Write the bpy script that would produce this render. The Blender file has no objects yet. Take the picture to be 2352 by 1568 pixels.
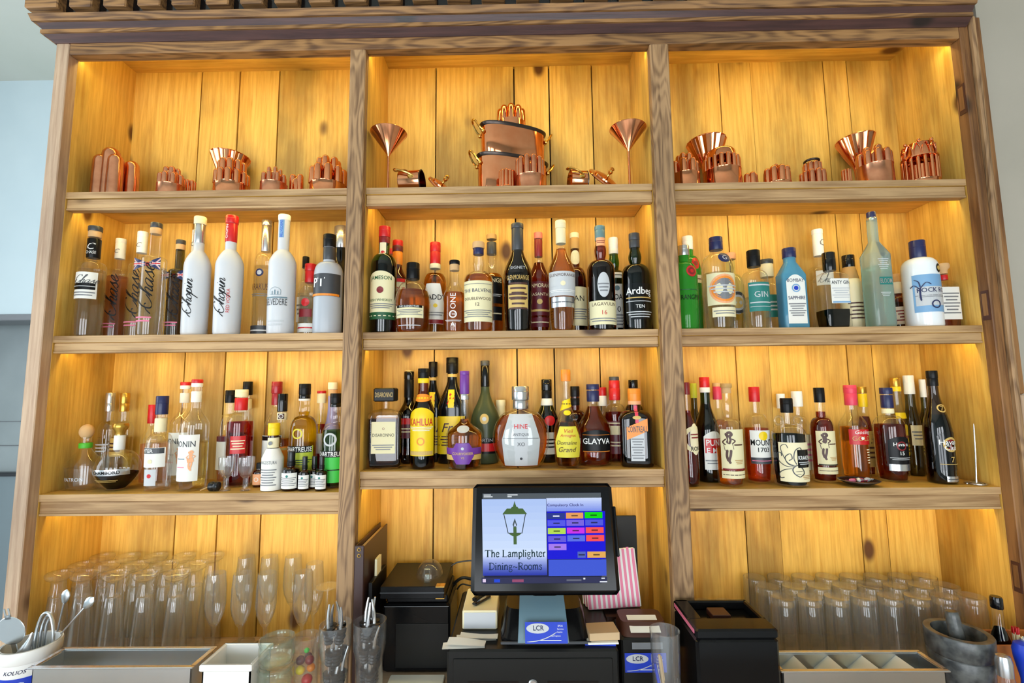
import bpy, math, random
from mathutils import Vector, Matrix
random.seed(7)
SC = bpy.context.scene
COL = SC.collection
# ------------------------------------------------------------------ camera
W, H, F = 2352, 1568, 1087.3
PITCH, YAW, ROLL = math.radians(5.919), math.radians(-0.604), math.radians(-0.596)
CAM = Vector((0.0105, -1.2899, 0.3857))
_fw = Vector((math.sin(YAW)*math.cos(PITCH), math.cos(YAW)*math.cos(PITCH), math.sin(PITCH)))
_r = Vector((math.cos(YAW), -math.sin(YAW), 0)); _u = _r.cross(_fw)
RT = _r*math.cos(ROLL)+_u*math.sin(ROLL); UP = -_r*math.sin(ROLL)+_u*math.cos(ROLL); FW = _fw
cd = bpy.data.cameras.new('camera'); cd.sensor_width = 36; cd.lens = 36*F/W; cd.clip_start = .02
co = bpy.data.objects.new('camera', cd); COL.objects.link(co)
m = Matrix((RT, UP, -FW)).transposed().to_4x4(); m.translation = CAM; co.matrix_world = m
SC.camera = co
# ------------------------------------------------------------------ world, windows' daylight, exposure
wd = bpy.data.worlds.new('world'); SC.world = wd; wd.use_nodes = True
bg = wd.node_tree.nodes['Background']; bg.inputs[0].default_value = (.72, .85, 1, 1); bg.inputs[1].default_value = 1.2
def area(name, loc, rot, sx, sy, power, col):
    l = bpy.data.lights.new(name, 'AREA'); l.shape = 'RECTANGLE'; l.size = sx; l.size_y = sy; l.energy = power; l.color = col
    o = bpy.data.objects.new(name, l); COL.objects.link(o); o.location = loc; o.rotation_euler = rot; return o
WIN = [(-2.05, 1.0), (-.55, 1.0), (.95, 1.0)]          # window centres x, widths (in the wall behind the camera)
for i, (wx, ww) in enumerate(WIN):
    area('window_daylight', (wx, -3.95, .05), (math.radians(90), 0, 0), ww, 1.9, 46, (.90, .95, 1))
area('side_window_daylight', (-3.36, -.75, .7), (math.radians(90), 0, math.radians(-90)), 1.8, 2.0, 46, (.86, .94, 1))
LED_STRENGTH = 32
SC.view_settings.view_transform = 'Standard'; SC.view_settings.look = 'None'
SC.view_settings.exposure = 0.0; SC.view_settings.gamma = 1; SC.view_settings.use_curve_mapping = False
cy = SC.cycles
cy.max_bounces = 24; cy.diffuse_bounces = 4; cy.glossy_bounces = 5; cy.transmission_bounces = 18; cy.transparent_max_bounces = 48
cy.caustics_reflective = False; cy.caustics_refractive = False; cy.sample_clamp_indirect = 4.0; cy.sample_clamp_direct = 0
cy.use_denoising = True; cy.use_adaptive_sampling = True; cy.adaptive_threshold = .02
# ------------------------------------------------------------------ geometry helpers
def ray(px, py): return FW + RT*((px-W/2)/F) + UP*((H/2-py)/F)
def at(px, py, Y):
    d = ray(px, py); return CAM + d*((Y-CAM.y)/d.y)
def atz(px, py, z):
    d = ray(px, py); return CAM + d*((z-CAM.z)/d.z)
def mpp(p): return (Vector(p)-CAM).dot(FW)/F           # metres per pixel at a point
def cosh(p):
    d = Vector(p)-CAM; a = math.atan2(d.x, d.y)-YAW; return math.cos(a)
def link(name, me, mat=None, parent=None):
    o = bpy.data.objects.new(name, me); COL.objects.link(o)
    if mat is not None and not me.materials: me.materials.append(MAT(mat))
    if parent is not None: o.parent = parent
    return o
def tag(o, label, cat, group=None):
    o['label'] = label; o['category'] = cat
    if group: o['group'] = group
    return o
def thing(name, label, cat, loc, rz=0, group=None):
    o = bpy.data.objects.new(name, None); COL.objects.link(o); o.empty_display_size = .02
    o.location = loc; o.rotation_euler = (0, 0, rz); return tag(o, label, cat, group)
class MB:
    """collects vertices and faces of one mesh"""
    def __init__(s): s.v = []; s.f = []; s.sm = []
    def add(s, vs, fs, smooth=False):
        b = len(s.v); s.v += [tuple(x) for x in vs]; s.f += [tuple(i+b for i in f) for f in fs]; s.sm += [smooth]*len(fs); return s
    def box(s, x0, x1, y0, y1, z0, z1, ch=0):
        if ch <= 0:
            v = [(x, y, z) for z in (z0, z1) for y in (y0, y1) for x in (x0, x1)]
            return s.add(v, [(0,2,3,1),(4,5,7,6),(0,1,5,4),(2,6,7,3),(0,4,6,2),(1,3,7,5)])
        c = ch
        v = []
        for z, k in ((z0, c), (z0+c, 0), (z1-c, 0), (z1, c)):
            for (x, y) in ((x0+c+k, y0+k), (x1-c-k, y0+k), (x1-k, y0+c+k), (x1-k, y1-c-k), (x1-c-k, y1-k), (x0+c+k, y1-k), (x0+k, y1-c-k), (x0+k, y0+c+k)):
                v.append((x, y, z))
        f = [tuple(range(7, -1, -1)), tuple(range(24, 32))]
        for r in range(3):
            for k in range(8):
                a = r*8+k; b = r*8+(k+1) % 8; f.append((a, b, b+8, a+8))
        return s.add(v, f)
    def loft(s, secs, N=32, bot=True, top=True, smooth=True, cx=0, cy=0):
        """secs: (z, rx, ry, n) super-ellipse rings from bottom to top"""
        vs = []; fs = []
        for sec in secs:
            z, rx, ry, n = sec[:4]; ox, oy = (sec[4], sec[5]) if len(sec) > 4 else (0, 0)
            for k in range(N):
                t = 2*math.pi*(k+.5)/N; c, q = math.cos(t), math.sin(t)
                vs.append((cx+ox+rx*math.copysign(abs(c)**(2/n), c), cy+oy+ry*math.copysign(abs(q)**(2/n), q), z))
        for r in range(len(secs)-1):
            for k in range(N):
                a = r*N+k; b = r*N+(k+1) % N; fs.append((a, b, b+N, a+N))
        if bot: fs.append(tuple(range(N-1, -1, -1)))
        if top: fs.append(tuple(range((len(secs)-1)*N, len(secs)*N)))
        return s.add(vs, fs, smooth)
    def lathe(s, prof, N=32, **k): return s.loft([(z, max(r, 1e-5), max(r, 1e-5), 2) for r, z in prof], N, **k)
    def tube(s, pts, r, N=8, closed=False):
        pts = [Vector(p) for p in pts]; n = len(pts); vs = []; fs = []
        up = None
        for i, p in enumerate(pts):
            a = pts[(i-1) % n] if (closed or i > 0) else p; b = pts[(i+1) % n] if (closed or i < n-1) else p
            t = (b-a).normalized()
            if up is None:
                up = t.orthogonal().normalized()
            else:
                up = (up-t*up.dot(t)).normalized()
            w = t.cross(up); rr = r[i] if isinstance(r, (list, tuple)) else r
            for k in range(N):
                g = 2*math.pi*k/N; vs.append(p+(up*math.cos(g)+w*math.sin(g))*rr)
        for i in range(n if closed else n-1):
            for k in range(N):
                a = i*N+k; b = i*N+(k+1) % N; j = ((i+1) % n)*N
                fs.append((a, b, j+(k+1) % N, j+k))
        if not closed: fs += [tuple(range(N-1, -1, -1)), tuple(range((n-1)*N, n*N))]
        return s.add(vs, fs, True)
    def grid(s, fn, nu, nv, smooth=True):
        vs = [fn(i/nu, j/nv) for j in range(nv+1) for i in range(nu+1)]
        return s.add(vs, [(j*(nu+1)+i, j*(nu+1)+i+1, (j+1)*(nu+1)+i+1, (j+1)*(nu+1)+i) for j in range(nv) for i in range(nu)], smooth)
    def xf(s, M):
        s.v = [tuple(M @ Vector(p)) for p in s.v]; return s
    def mesh(s, name, mat=None, sharp=40):
        me = bpy.data.meshes.new(name); me.from_pydata(s.v, [], s.f)
        me.polygons.foreach_set('use_smooth', s.sm)
        if any(s.sm) and sharp: me.set_sharp_from_angle(angle=math.radians(sharp))
        if mat: me.materials.append(MAT(mat))
        me.update(); return me
    def build(s, name, mat, parent=None, sharp=40): return link(name, s.mesh(name, mat, sharp), None, parent)
def catmull(pts, n=6, closed=False):
    P = [Vector(p) for p in pts]; out = []; L = len(P)
    for i in range(L if closed else L-1):
        g = lambda k: P[k % L] if closed else P[min(max(k, 0), L-1)]
        a, b, c, d = g(i-1), g(i), g(i+1), g(i+2)
        for j in range(n):
            t = j/n; out.append(.5*((2*b)+(c-a)*t+(2*a-5*b+4*c-d)*t*t+(3*b-a-3*c+d)*t**3))
    if not closed: out.append(P[-1])
    return out
def copy_tree(o, parent=None):
    c = o.copy(); COL.objects.link(c); c.parent = parent
    for ch in list(o.children): copy_tree(ch, c)
    return c
# ------------------------------------------------------------------ materials
def lin(c): return tuple(((x/255)/12.92 if x/255 <= .04045 else ((x/255+.055)/1.055)**2.4) for x in c)+(1,)
MATS = {}; RECIPE = {}
def MAT(k):
    if k in MATS: return MATS[k]
    mt = bpy.data.materials.new(k); mt.use_nodes = True; MATS[k] = mt
    RECIPE[k](mt) if k in RECIPE else simple(mt, *COLORS[k])
    return mt
def N_(nt, t, **k):
    n = nt.nodes.new(t)
    for a, b in k.items(): setattr(n, a, b)
    return n
def simple(mt, rgb, rough=.5, metal=0., emit=0., coat=0.):
    p = mt.node_tree.nodes['Principled BSDF']; p.inputs['Base Color'].default_value = lin(rgb)
    p.inputs['Roughness'].default_value = rough; p.inputs['Metallic'].default_value = metal; p.inputs['Coat Weight'].default_value = coat
    if emit: p.inputs['Emission Color'].default_value = lin(rgb); p.inputs['Emission Strength'].default_value = emit; p.inputs['Base Color'].default_value = (0, 0, 0, 1); p.inputs['Specular IOR Level'].default_value = .08
    mt.diffuse_color = lin(rgb)
    if mt.name in ('plastic_black', 'drawer_black', 'black'): p.inputs['Specular IOR Level'].default_value = .22
COLORS = {}
def C(k, *a): COLORS[k] = a
def wood(axis, light, dark, knot, sc=1., ring=0., rough=.5, stain=.5, bump=.15):
    """grain runs along axis; boards differ through Object Info random"""
    def rec(mt):
        nt = mt.node_tree; L = nt.links.new; p = nt.nodes['Principled BSDF']
        tc = N_(nt, 'ShaderNodeTexCoord'); oi = N_(nt, 'ShaderNodeObjectInfo')
        rv = N_(nt, 'ShaderNodeVectorMath', operation='SCALE'); rv.inputs[0].default_value = (3.1, 7.7, 5.3); L(oi.outputs['Random'], rv.inputs['Scale'])
        ad = N_(nt, 'ShaderNodeVectorMath', operation='ADD'); L(tc.outputs['Object'], ad.inputs[0]); L(rv.outputs[0], ad.inputs[1])
        def mp(s):
            q = N_(nt, 'ShaderNodeMapping'); q.inputs['Scale'].default_value = s; L(ad.outputs[0], q.inputs['Vector']); return q.outputs[0]
        st = [1, 1, 1]; st[axis] = .045
        g = N_(nt, 'ShaderNodeTexNoise'); g.inputs['Scale'].default_value = 105*sc; g.inputs['Detail'].default_value = 8; g.inputs['Roughness'].default_value = .62; g.inputs['Distortion'].default_value = .3
        L(mp(st), g.inputs['Vector'])
        cr = N_(nt, 'ShaderNodeValToRGB'); e = cr.color_ramp; e.elements[0].position = .3; e.elements[0].color = lin(dark); e.elements[1].position = .62; e.elements[1].color = lin(light)
        src = g.outputs['Fac']
        if ring:
            s2 = [1, 1, 1]; s2[axis] = .16
            w = N_(nt, 'ShaderNodeTexNoise'); w.inputs['Scale'].default_value = 9*sc; w.inputs['Detail'].default_value = 2; L(mp(s2), w.inputs['Vector'])
            mu = N_(nt, 'ShaderNodeMath', operation='MULTIPLY'); L(w.outputs['Fac'], mu.inputs[0]); mu.inputs[1].default_value = ring
            sn = N_(nt, 'ShaderNodeMath', operation='SINE'); L(mu.outputs[0], sn.inputs[0])
            ma = N_(nt, 'ShaderNodeMath', operation='MULTIPLY_ADD'); L(sn.outputs[0], ma.inputs[0]); ma.inputs[1].default_value = .115; L(src, ma.inputs[2]); src = ma.outputs[0]
        L(src, cr.inputs['Fac']); col = cr.outputs['Color']
        # stains
        n2 = N_(nt, 'ShaderNodeTexNoise'); n2.inputs['Scale'].default_value = 7; n2.inputs['Detail'].default_value = 5
        s3 = [1, 1, 1]; s3[axis] = .35; L(mp(s3), n2.inputs['Vector'])
        r2 = N_(nt, 'ShaderNodeValToRGB'); r2.color_ramp.elements[0].position = .34; r2.color_ramp.elements[0].color = (stain,)*3+(1,); r2.color_ramp.elements[1].position = .56; r2.color_ramp.elements[1].color = (1, 1, 1, 1)
        L(n2.outputs['Fac'], r2.inputs['Fac'])
        mx = N_(nt, 'ShaderNodeMixRGB', blend_type='MULTIPLY'); mx.inputs[0].default_value = 1; L(col, mx.inputs[1]); L(r2.outputs[0], mx.inputs[2]); col = mx.outputs[0]
        # knots
        s4 = [1, 1, 1]; s4[axis] = .55
        v = N_(nt, 'ShaderNodeTexVoronoi'); v.inputs['Scale'].default_value = 6.; L(mp(s4), v.inputs['Vector'])
        r3 = N_(nt, 'ShaderNodeValToRGB'); r3.color_ramp.interpolation = 'EASE'; r3.color_ramp.elements[0].position = .06; r3.color_ramp.elements[0].color = (0, 0, 0, 1); r3.color_ramp.elements[1].position = .15; r3.color_ramp.elements[1].color = (1, 1, 1, 1)
        L(v.outputs['Distance'], r3.inputs['Fac'])
        mk = N_(nt, 'ShaderNodeMixRGB'); L(r3.outputs[0], mk.inputs[0]); mk.inputs[1].default_value = lin(knot); L(col, mk.inputs[2])
        L(mk.outputs[0], p.inputs['Base Color']); p.inputs['Roughness'].default_value = rough
        b = N_(nt, 'ShaderNodeBump'); b.inputs['Strength'].default_value = bump; b.inputs['Distance'].default_value = .004; L(g.outputs['Fac'], b.inputs['Height']); L(b.outputs[0], p.inputs['Normal'])
    return rec
RECIPE['pine_up'] = wood(2, (236,190,92), (208,152,58), (96,58,24), stain=.5)
RECIPE['pine_across'] = wood(0, (228,180,86), (198,144,54), (90,54,22), stain=.5)
RECIPE['frame_up'] = wood(2, (176,138,96), (118,86,56), (70,46,28), sc=1.3, ring=130, stain=.72, rough=.6)
RECIPE['frame_across'] = wood(0, (164,120,72), (96,64,38), (70,46,28), sc=1.3, ring=85, stain=.72, rough=.6)
RECIPE['shelf_edge'] = wood(0, (200,162,114), (154,116,74), (74,48,30), sc=1., ring=30, stain=.75, rough=.6)
RECIPE['stile_pale'] = wood(2, (198,168,138), (168,134,106), (88,58,38), sc=1.1, ring=0, stain=.76, rough=.6)  # frame wood paled: daylight on the left stile is put into its colour
RECIPE['pilaster_wood'] = wood(2, (152,106,60), (104,66,34), (56,34,18), sc=1.1, ring=24, stain=.7, rough=.55)
RECIPE['dark_wood'] = wood(0, (84,52,46), (56,32,30), (34,20,16), sc=1., stain=.8, rough=.42)  # dark purple-brown wood of the cove mouldings and plinth
RECIPE['counter_wood'] = wood(0, (206,178,148), (178,146,114), (120,88,60), sc=.9, stain=.85, rough=.35)
def schlick(nt, f0, ex=5):
    """Fresnel reflectance of a thin sheet, the same from either side"""
    L = nt.links.new; ge = N_(nt, 'ShaderNodeNewGeometry')
    dp = N_(nt, 'ShaderNodeVectorMath', operation='DOT_PRODUCT'); L(ge.outputs['Normal'], dp.inputs[0]); L(ge.outputs['Incoming'], dp.inputs[1])
    ab = N_(nt, 'ShaderNodeMath', operation='ABSOLUTE'); L(dp.outputs['Value'], ab.inputs[0])
    om = N_(nt, 'ShaderNodeMath', operation='SUBTRACT'); om.inputs[0].default_value = 1; L(ab.outputs[0], om.inputs[1])
    pw = N_(nt, 'ShaderNodeMath', operation='POWER'); L(om.outputs[0], pw.inputs[0]); pw.inputs[1].default_value = ex
    ma = N_(nt, 'ShaderNodeMath', operation='MULTIPLY_ADD'); L(pw.outputs[0], ma.inputs[0]); ma.inputs[1].default_value = 1-f0; ma.inputs[2].default_value = f0
    return ma
def glassy(tint, ior=1.45, rough=.0, refl=1.0):
    """thin clear shell: transmits with its own tint, mirrors by Fresnel"""
    def rec(mt):
        nt = mt.node_tree; L = nt.links.new; nt.nodes.remove(nt.nodes['Principled BSDF']); out = nt.nodes['Material Output']
        t = N_(nt, 'ShaderNodeBsdfTransparent'); t.inputs[0].default_value = lin(tint)
        g = N_(nt, 'ShaderNodeBsdfGlossy'); g.inputs['Roughness'].default_value = rough; g.inputs[0].default_value = (refl, refl, refl, 1)
        fr = schlick(nt, ((ior-1)/(ior+1))**2*1.5, 3.8)
        mx = N_(nt, 'ShaderNodeMixShader'); L(fr.outputs[0], mx.inputs[0]); L(t.outputs[0], mx.inputs[1]); L(g.outputs[0], mx.inputs[2]); L(mx.outputs[0], out.inputs[0])
        mt.diffuse_color = lin(tint)[:3]+(.3,)
    return rec
def solid_glass(tint, f0=.06, brighten=.035):
    """drinking glass: clear sheet with Fresnel mirror and a little white mixed in to lift its brightness"""
    def rec(mt):
        nt = mt.node_tree; L = nt.links.new; nt.nodes.remove(nt.nodes['Principled BSDF']); out = nt.nodes['Material Output']
        t = N_(nt, 'ShaderNodeBsdfTransparent'); t.inputs[0].default_value = lin(tint)
        d = N_(nt, 'ShaderNodeBsdfTranslucent'); d.inputs[0].default_value = (.95, .97, 1, 1)
        df = N_(nt, 'ShaderNodeBsdfDiffuse'); df.inputs[0].default_value = (.95, .97, 1, 1)
        md = N_(nt, 'ShaderNodeMixShader'); md.inputs[0].default_value = .4; L(df.outputs[0], md.inputs[1]); L(d.outputs[0], md.inputs[2])
        mh = N_(nt, 'ShaderNodeMixShader'); mh.inputs[0].default_value = brighten; L(t.outputs[0], mh.inputs[1]); L(md.outputs[0], mh.inputs[2])  # diffuse white in the colour stands in for light bouncing inside the glass
        g = N_(nt, 'ShaderNodeBsdfGlossy'); g.inputs['Roughness'].default_value = .02
        fr = schlick(nt, f0, 3.6)
        mx = N_(nt, 'ShaderNodeMixShader'); L(fr.outputs[0], mx.inputs[0]); L(mh.outputs[0], mx.inputs[1]); L(g.outputs[0], mx.inputs[2]); L(mx.outputs[0], out.inputs[0])
        mt.diffuse_color = lin(tint)[:3]+(.3,)
    return rec
def liquid(col, ior=1.35, clear=.3):
    def rec(mt):
        nt = mt.node_tree; L = nt.links.new; nt.nodes.remove(nt.nodes['Principled BSDF']); out = nt.nodes['Material Output']
        g = N_(nt, 'ShaderNodeBsdfGlass'); g.inputs['Color'].default_value = lin(col); g.inputs['IOR'].default_value = ior; g.inputs['Roughness'].default_value = 0
        t = N_(nt, 'ShaderNodeBsdfTransparent'); t.inputs[0].default_value = lin(col)
        mx = N_(nt, 'ShaderNodeMixShader'); mx.inputs[0].default_value = clear; L(g.outputs[0], mx.inputs[1]); L(t.outputs[0], mx.inputs[2]); L(mx.outputs[0], out.inputs[0])
    return rec
def frosted(col, tr=.35, rough=.28):
    def rec(mt):
        nt = mt.node_tree; L = nt.links.new; nt.nodes.remove(nt.nodes['Principled BSDF']); out = nt.nodes['Material Output']
        d = N_(nt, 'ShaderNodeBsdfDiffuse'); d.inputs[0].default_value = lin(col)
        t = N_(nt, 'ShaderNodeBsdfTranslucent'); t.inputs[0].default_value = lin(col)
        tp = N_(nt, 'ShaderNodeBsdfTransparent'); tp.inputs[0].default_value = lin(col)
        g = N_(nt, 'ShaderNodeBsdfGlossy'); g.inputs['Roughness'].default_value = rough
        fr = N_(nt, 'ShaderNodeFresnel'); fr.inputs[0].default_value = 1.4
        m1 = N_(nt, 'ShaderNodeMixShader'); m1.inputs[0].default_value = .27; L(d.outputs[0], m1.inputs[1]); L(t.outputs[0], m1.inputs[2])
        m3 = N_(nt, 'ShaderNodeMixShader'); m3.inputs[0].default_value = tr; L(m1.outputs[0], m3.inputs[1]); L(tp.outputs[0], m3.inputs[2])
        m2 = N_(nt, 'ShaderNodeMixShader'); L(fr.outputs[0], m2.inputs[0]); L(m3.outputs[0], m2.inputs[1]); L(g.outputs[0], m2.inputs[2]); L(m2.outputs[0], out.inputs[0])
    return rec
def mottled(c1, c2, scale, rough=.4, metal=0., bump=0., detail=5):
    def rec(mt):
        nt = mt.node_tree; L = nt.links.new; p = nt.nodes['Principled BSDF']; tc = N_(nt, 'ShaderNodeTexCoord')
        n = N_(nt, 'ShaderNodeTexNoise'); n.inputs['Scale'].default_value = scale; n.inputs['Detail'].default_value = detail; L(tc.outputs['Object'], n.inputs['Vector'])
        cr = N_(nt, 'ShaderNodeValToRGB'); cr.color_ramp.elements[0].position = .35; cr.color_ramp.elements[0].color = lin(c1); cr.color_ramp.elements[1].position = .65; cr.color_ramp.elements[1].color = lin(c2)
        L(n.outputs['Fac'], cr.inputs[0]); L(cr.outputs[0], p.inputs['Base Color']); p.inputs['Roughness'].default_value = rough; p.inputs['Metallic'].default_value = metal
        if bump:
            b = N_(nt, 'ShaderNodeBump'); b.inputs['Strength'].default_value = bump; b.inputs['Distance'].default_value = .003; L(n.outputs['Fac'], b.inputs['Height']); L(b.outputs[0], p.inputs['Normal'])
    return rec
for k, t in {'clear': (253,254,253), 'green': (110,176,84), 'deep_green': (74,120,60), 'olive': (160,160,100), 'brown': (176,112,60), 'blue': (120,205,235), 'aqua': (240,250,245), 'smoke': (150,140,130), 'gin_green': (120,205,80)}.items():
    RECIPE['g_'+k] = glassy(t)
RECIPE['g_tumbler'] = solid_glass((253,254,254)); RECIPE['g_jar'] = solid_glass((247,253,250))
for k, t in {'water': (253,254,253), 'amber': (252,204,124), 'gold': (250,208,130), 'pale': (252,240,196), 'copper': (238,160,84), 'dark': (190,104,52), 'red': (200,60,60), 'purple': (96,34,50), 'yellow': (244,226,96), 'green': (130,190,84), 'blue': (170,225,245), 'rose': (250,224,214), 'brown': (136,74,40), 'orange': (246,160,60), 'black': (34,26,24), 'aqua': (238,250,244), 'lilac': (170,160,190)}.items():
    RECIPE['l_'+k] = liquid(t, clear=.62 if k in ('water', 'rose', 'aqua', 'pale') else .32)
RECIPE['frost'] = frosted((248,250,253), .10); RECIPE['frost_grey'] = frosted((226,232,240), .2); RECIPE['tint_blue'] = frosted((120,200,236), .45, .06); RECIPE['tint_green'] = frosted((70,190,60), .45, .06); RECIPE['tint_aqua'] = frosted((228,245,236), .72, .05); RECIPE['frost_olive'] = frosted((88,98,66), .2)
RECIPE['copper'] = mottled((220,140,96), (232,158,114), 18, .10, 1.)
RECIPE['copper_worn'] = mottled((206,136,102), (228,160,122), 30, .2, 1., .1)
RECIPE['wall_blue'] = mottled((196,212,218), (202,217,222), 3, .8)
RECIPE['wall_grey'] = mottled((164,174,176), (172,182,184), 5, .7)
RECIPE['wall_beige'] = mottled((196,190,172), (204,197,180), 3, .8)
RECIPE['ceiling_paint'] = mottled((206,208,196), (212,213,202), 2, .9)
RECIPE['stone'] = mottled((52,54,56), (98,100,98), 46, .32, 0., .12, 8)
RECIPE['steel'] = mottled((204,210,214), (222,226,228), 3, .3, 1.)
RECIPE['wall_taupe'] = mottled((168,161,147), (176,168,154), 3, .8)
C('brass', (214,172,92), .18, 1.); C('tin_dark', (70,62,58), .3, .9); C('dark_gap', (64,40,18), .9); C('floor_pale', (196,198,198), .5)
C('led', (255,196,92), .5, 0, 1.)
def led(mt):
    nt = mt.node_tree; p = nt.nodes['Principled BSDF']; p.inputs['Base Color'].default_value = (0, 0, 0, 1)
    p.inputs['Emission Color'].default_value = (1, .80, .26, 1); p.inputs['Emission Strength'].default_value = LED_STRENGTH
RECIPE['led'] = led
for k, a in {'white': ((240,240,236), .45), 'paper': ((236,234,226), .7), 'cream': ((238,226,186), .6), 'cream_lab': ((232,222,178), .65), 'black': ((14,14,16), .35), 'gloss_black': ((10,10,12), .12), 'navy': ((26,34,82), .35),
    'red': ((200,26,30), .35), 'dkred': ((128,20,28), .4), 'gold': ((205,160,70), .28, .9), 'silver': ((205,206,208), .25, .9), 'blue': ((24,60,190), .4), 'orange': ((240,140,40), .4), 'yellow': ((242,206,20), .4), 'purple': ((110,52,150), .35),
    'teal': ((28,120,112), .5), 'grey': ((120,122,126), .45), 'dgrey': ((60,62,66), .4), 'ltgrey': ((196,198,200), .5), 'green': ((26,84,48), .45), 'bgreen': ((50,190,60), .5), 'lime': ((196,210,60), .5), 'ygreen': ((222,208,60), .5),
    'cork': ((214,172,120), .8), 'pinkcap': ((222,120,104), .4), 'pink': ((228,120,150), .5), 'tealgrey': ((98,132,136), .4), 'brown': ((74,40,30), .45), 'leather': ((62,40,38), .38), 'wine': ((92,22,36), .4), 'ceramic': ((236,240,242), .15), 'sky': ((120,165,205), .5), 'lilac': ((150,140,180), .5), 'tan': ((190,150,90), .7),
    'rubber': ((22,24,27), .3), 'plastic_black': ((18,18,19), .16), 'drawer_black': ((28,28,27), .32), 'magenta': ((200,50,190), .5), 'counter': ((206,196,180), .3), 'goldlab': ((206,172,96), .45), 'peach': ((240,170,120), .5), 'ribbon': ((80,180,40), .5), 'rosecap': ((214,60,90), .4), 'wax': ((150,24,34), .3), 'steelblue': ((96,124,136), .5), 'dado': ((140,154,160), .6), 'board': ((232,228,216), .5), 'caddy_wood': ((186,106,46), .45), 'kraft': ((200,170,130), .7)}.items(): C(k, *a)
# ------------------------------------------------------------------ measures of the place (metres; front of the shelves is Y = 0)
L1, R1, B, YF = -1.275, 1.275, .2075, -.03
S1, S1B, S2, S2B, S3, S3B, S3C, S3CB = .9637, .9105, .55, .5011, .1222, .0645, .1753, .1278
CL, HD = 1.4747, 1.3712
PL0, PL1 = at(777, 1131, YF).x, -.4142
PR0, PR1 = .3984, at(1584, 1122, YF).x
ZC = at(560, 1462, B).z
XO = at(97, 440, YF).x
XR = at(2302, 500, YF).x
BAYS = [(L1, PL0), (PL1, PR0), (PR1, R1)]
FLOOR, CEIL = ZC-.9, at(60, 185, 1.2).z
# ------------------------------------------------------------------ the room
def struct(name, mb, mat):
    o = mb.build(name, mat); o['kind'] = 'structure'; return o
zb = at(40, 722, 1.2).z
struct('wall_back', MB().box(-3.4, 3.0, 1.2, 1.34, zb, CEIL), 'wall_blue')
o = struct('wall_recess', MB().box(-3.4, 3.0, 1.55, 1.7, FLOOR, CEIL), 'wall_grey')
struct('trim_1', MB().box(-3.4, XO-.05, 1.185, 1.36, zb-.035, zb, .004), 'grey')
struct('trim_2', MB().box(-3.4, XO-.05, 1.5, 1.56, at(30, 1086, 1.5).z-.02, at(30, 1086, 1.5).z, .004), 'dgrey')
for k, py in enumerate((967, 1022)):
    zz = at(30, py, 1.55).z; struct('trim_%d' % (k+3), MB().box(-3.4, XO-.05, 1.544, 1.56, zz-.003, zz), 'grey')
struct('wall_dado', MB().box(-3.4, XO-.05, 1.52, 1.56, FLOOR, at(30, 1086, 1.5).z-.02), 'dado')
struct('wall_right', MB().box(XR+.004, 3.0, -.022, 1.2, FLOOR, CEIL), 'wall_taupe')
struct('wall_side_left', MB().box(-3.5, -3.4, -4.1, -1.7, FLOOR, CEIL).box(-3.5, -3.4, .2, 1.6, FLOOR, CEIL).box(-3.5, -3.4, -1.7, .2, FLOOR, -.35).box(-3.5, -3.4, -1.7, .2, 1.75, CEIL), 'wall_blue')
wn = struct('window_4', MB().box(-3.47, -3.41, -1.7, -1.64, -.35, 1.75).box(-3.47, -3.41, .14, .2, -.35, 1.75).box(-3.47, -3.41, -1.64, .14, -.35, -.3).box(-3.47, -3.41, -1.64, .14, 1.7, 1.75), 'white')
MB().box(-3.45, -3.445, -1.64, .14, -.3, 1.7).build('pane', 'g_clear', wn); MB().box(-3.44, -3.42, -.765, -.735, -.3, 1.7).build('glazing_bar', 'white', wn)
struct('wall_side_right', MB().box(3.0, 3.1, -4.1, 1.2, FLOOR, CEIL), 'wall_beige')
struct('floor', MB().box(-3.5, 3.1, -4.1, 1.7, FLOOR-.05, FLOOR), 'floor_pale')  # unseen floor, pale grey chosen to bounce light into glassware and steel
struct('ceiling', MB().box(-3.5, 3.1, -4.1, 1.7, CEIL, CEIL+.05), 'ceiling_paint')
wf = MB(); xs = [-3.4]+[v for wx, ww in WIN for v in (wx-ww/2-.03, wx+ww/2+.03)]+[3.0]
for i in range(0, len(xs), 2): wf.box(xs[i], xs[i+1], -4.1, -4.0, FLOOR, CEIL)
for wx, ww in WIN:
    wf.box(wx-ww/2-.03, wx+ww/2+.03, -4.1, -4.0, FLOOR, -.97); wf.box(wx-ww/2-.03, wx+ww/2+.03, -4.1, -4.0, 1.07, CEIL)
struct('wall_front', wf, 'wall_blue')
for i, (wx, ww) in enumerate(WIN):
    wn = struct('window_%d' % (i+1), MB().box(wx-ww/2-.03, wx-ww/2+.02, -4.08, -4.0, -.97, 1.07).box(wx+ww/2-.02, wx+ww/2+.03, -4.08, -4.0, -.97, 1.07).box(wx-ww/2-.03, wx+ww/2+.03, -4.08, -4.0, -.97, -.92).box(wx-ww/2-.03, wx+ww/2+.03, -4.08, -4.0, 1.02, 1.07), 'white')
    MB().box(wx-ww/2, wx+ww/2, -4.05, -4.045, -.92, 1.02).build('pane', 'g_clear', wn)
    MB().box(wx-.015, wx+.015, -4.04, -4.01, -.92, 1.02).build('glazing_bar', 'white', wn)
    MB().box(wx-ww/2, wx+ww/2, -4.04, -4.01, .3, .33).build('glazing_bar', 'white', wn)
# ------------------------------------------------------------------ the shelving unit behind the bar
CAB = thing('back_bar_shelving', 'tall pine back bar shelving with three lit bays, carved cornice and worn posts', 'shelving', (0, 0, 0))
def part(name, mb, mat, lab=None):
    o = mb.build(name, mat, CAB)
    if lab: o['label'] = lab
    return o
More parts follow.
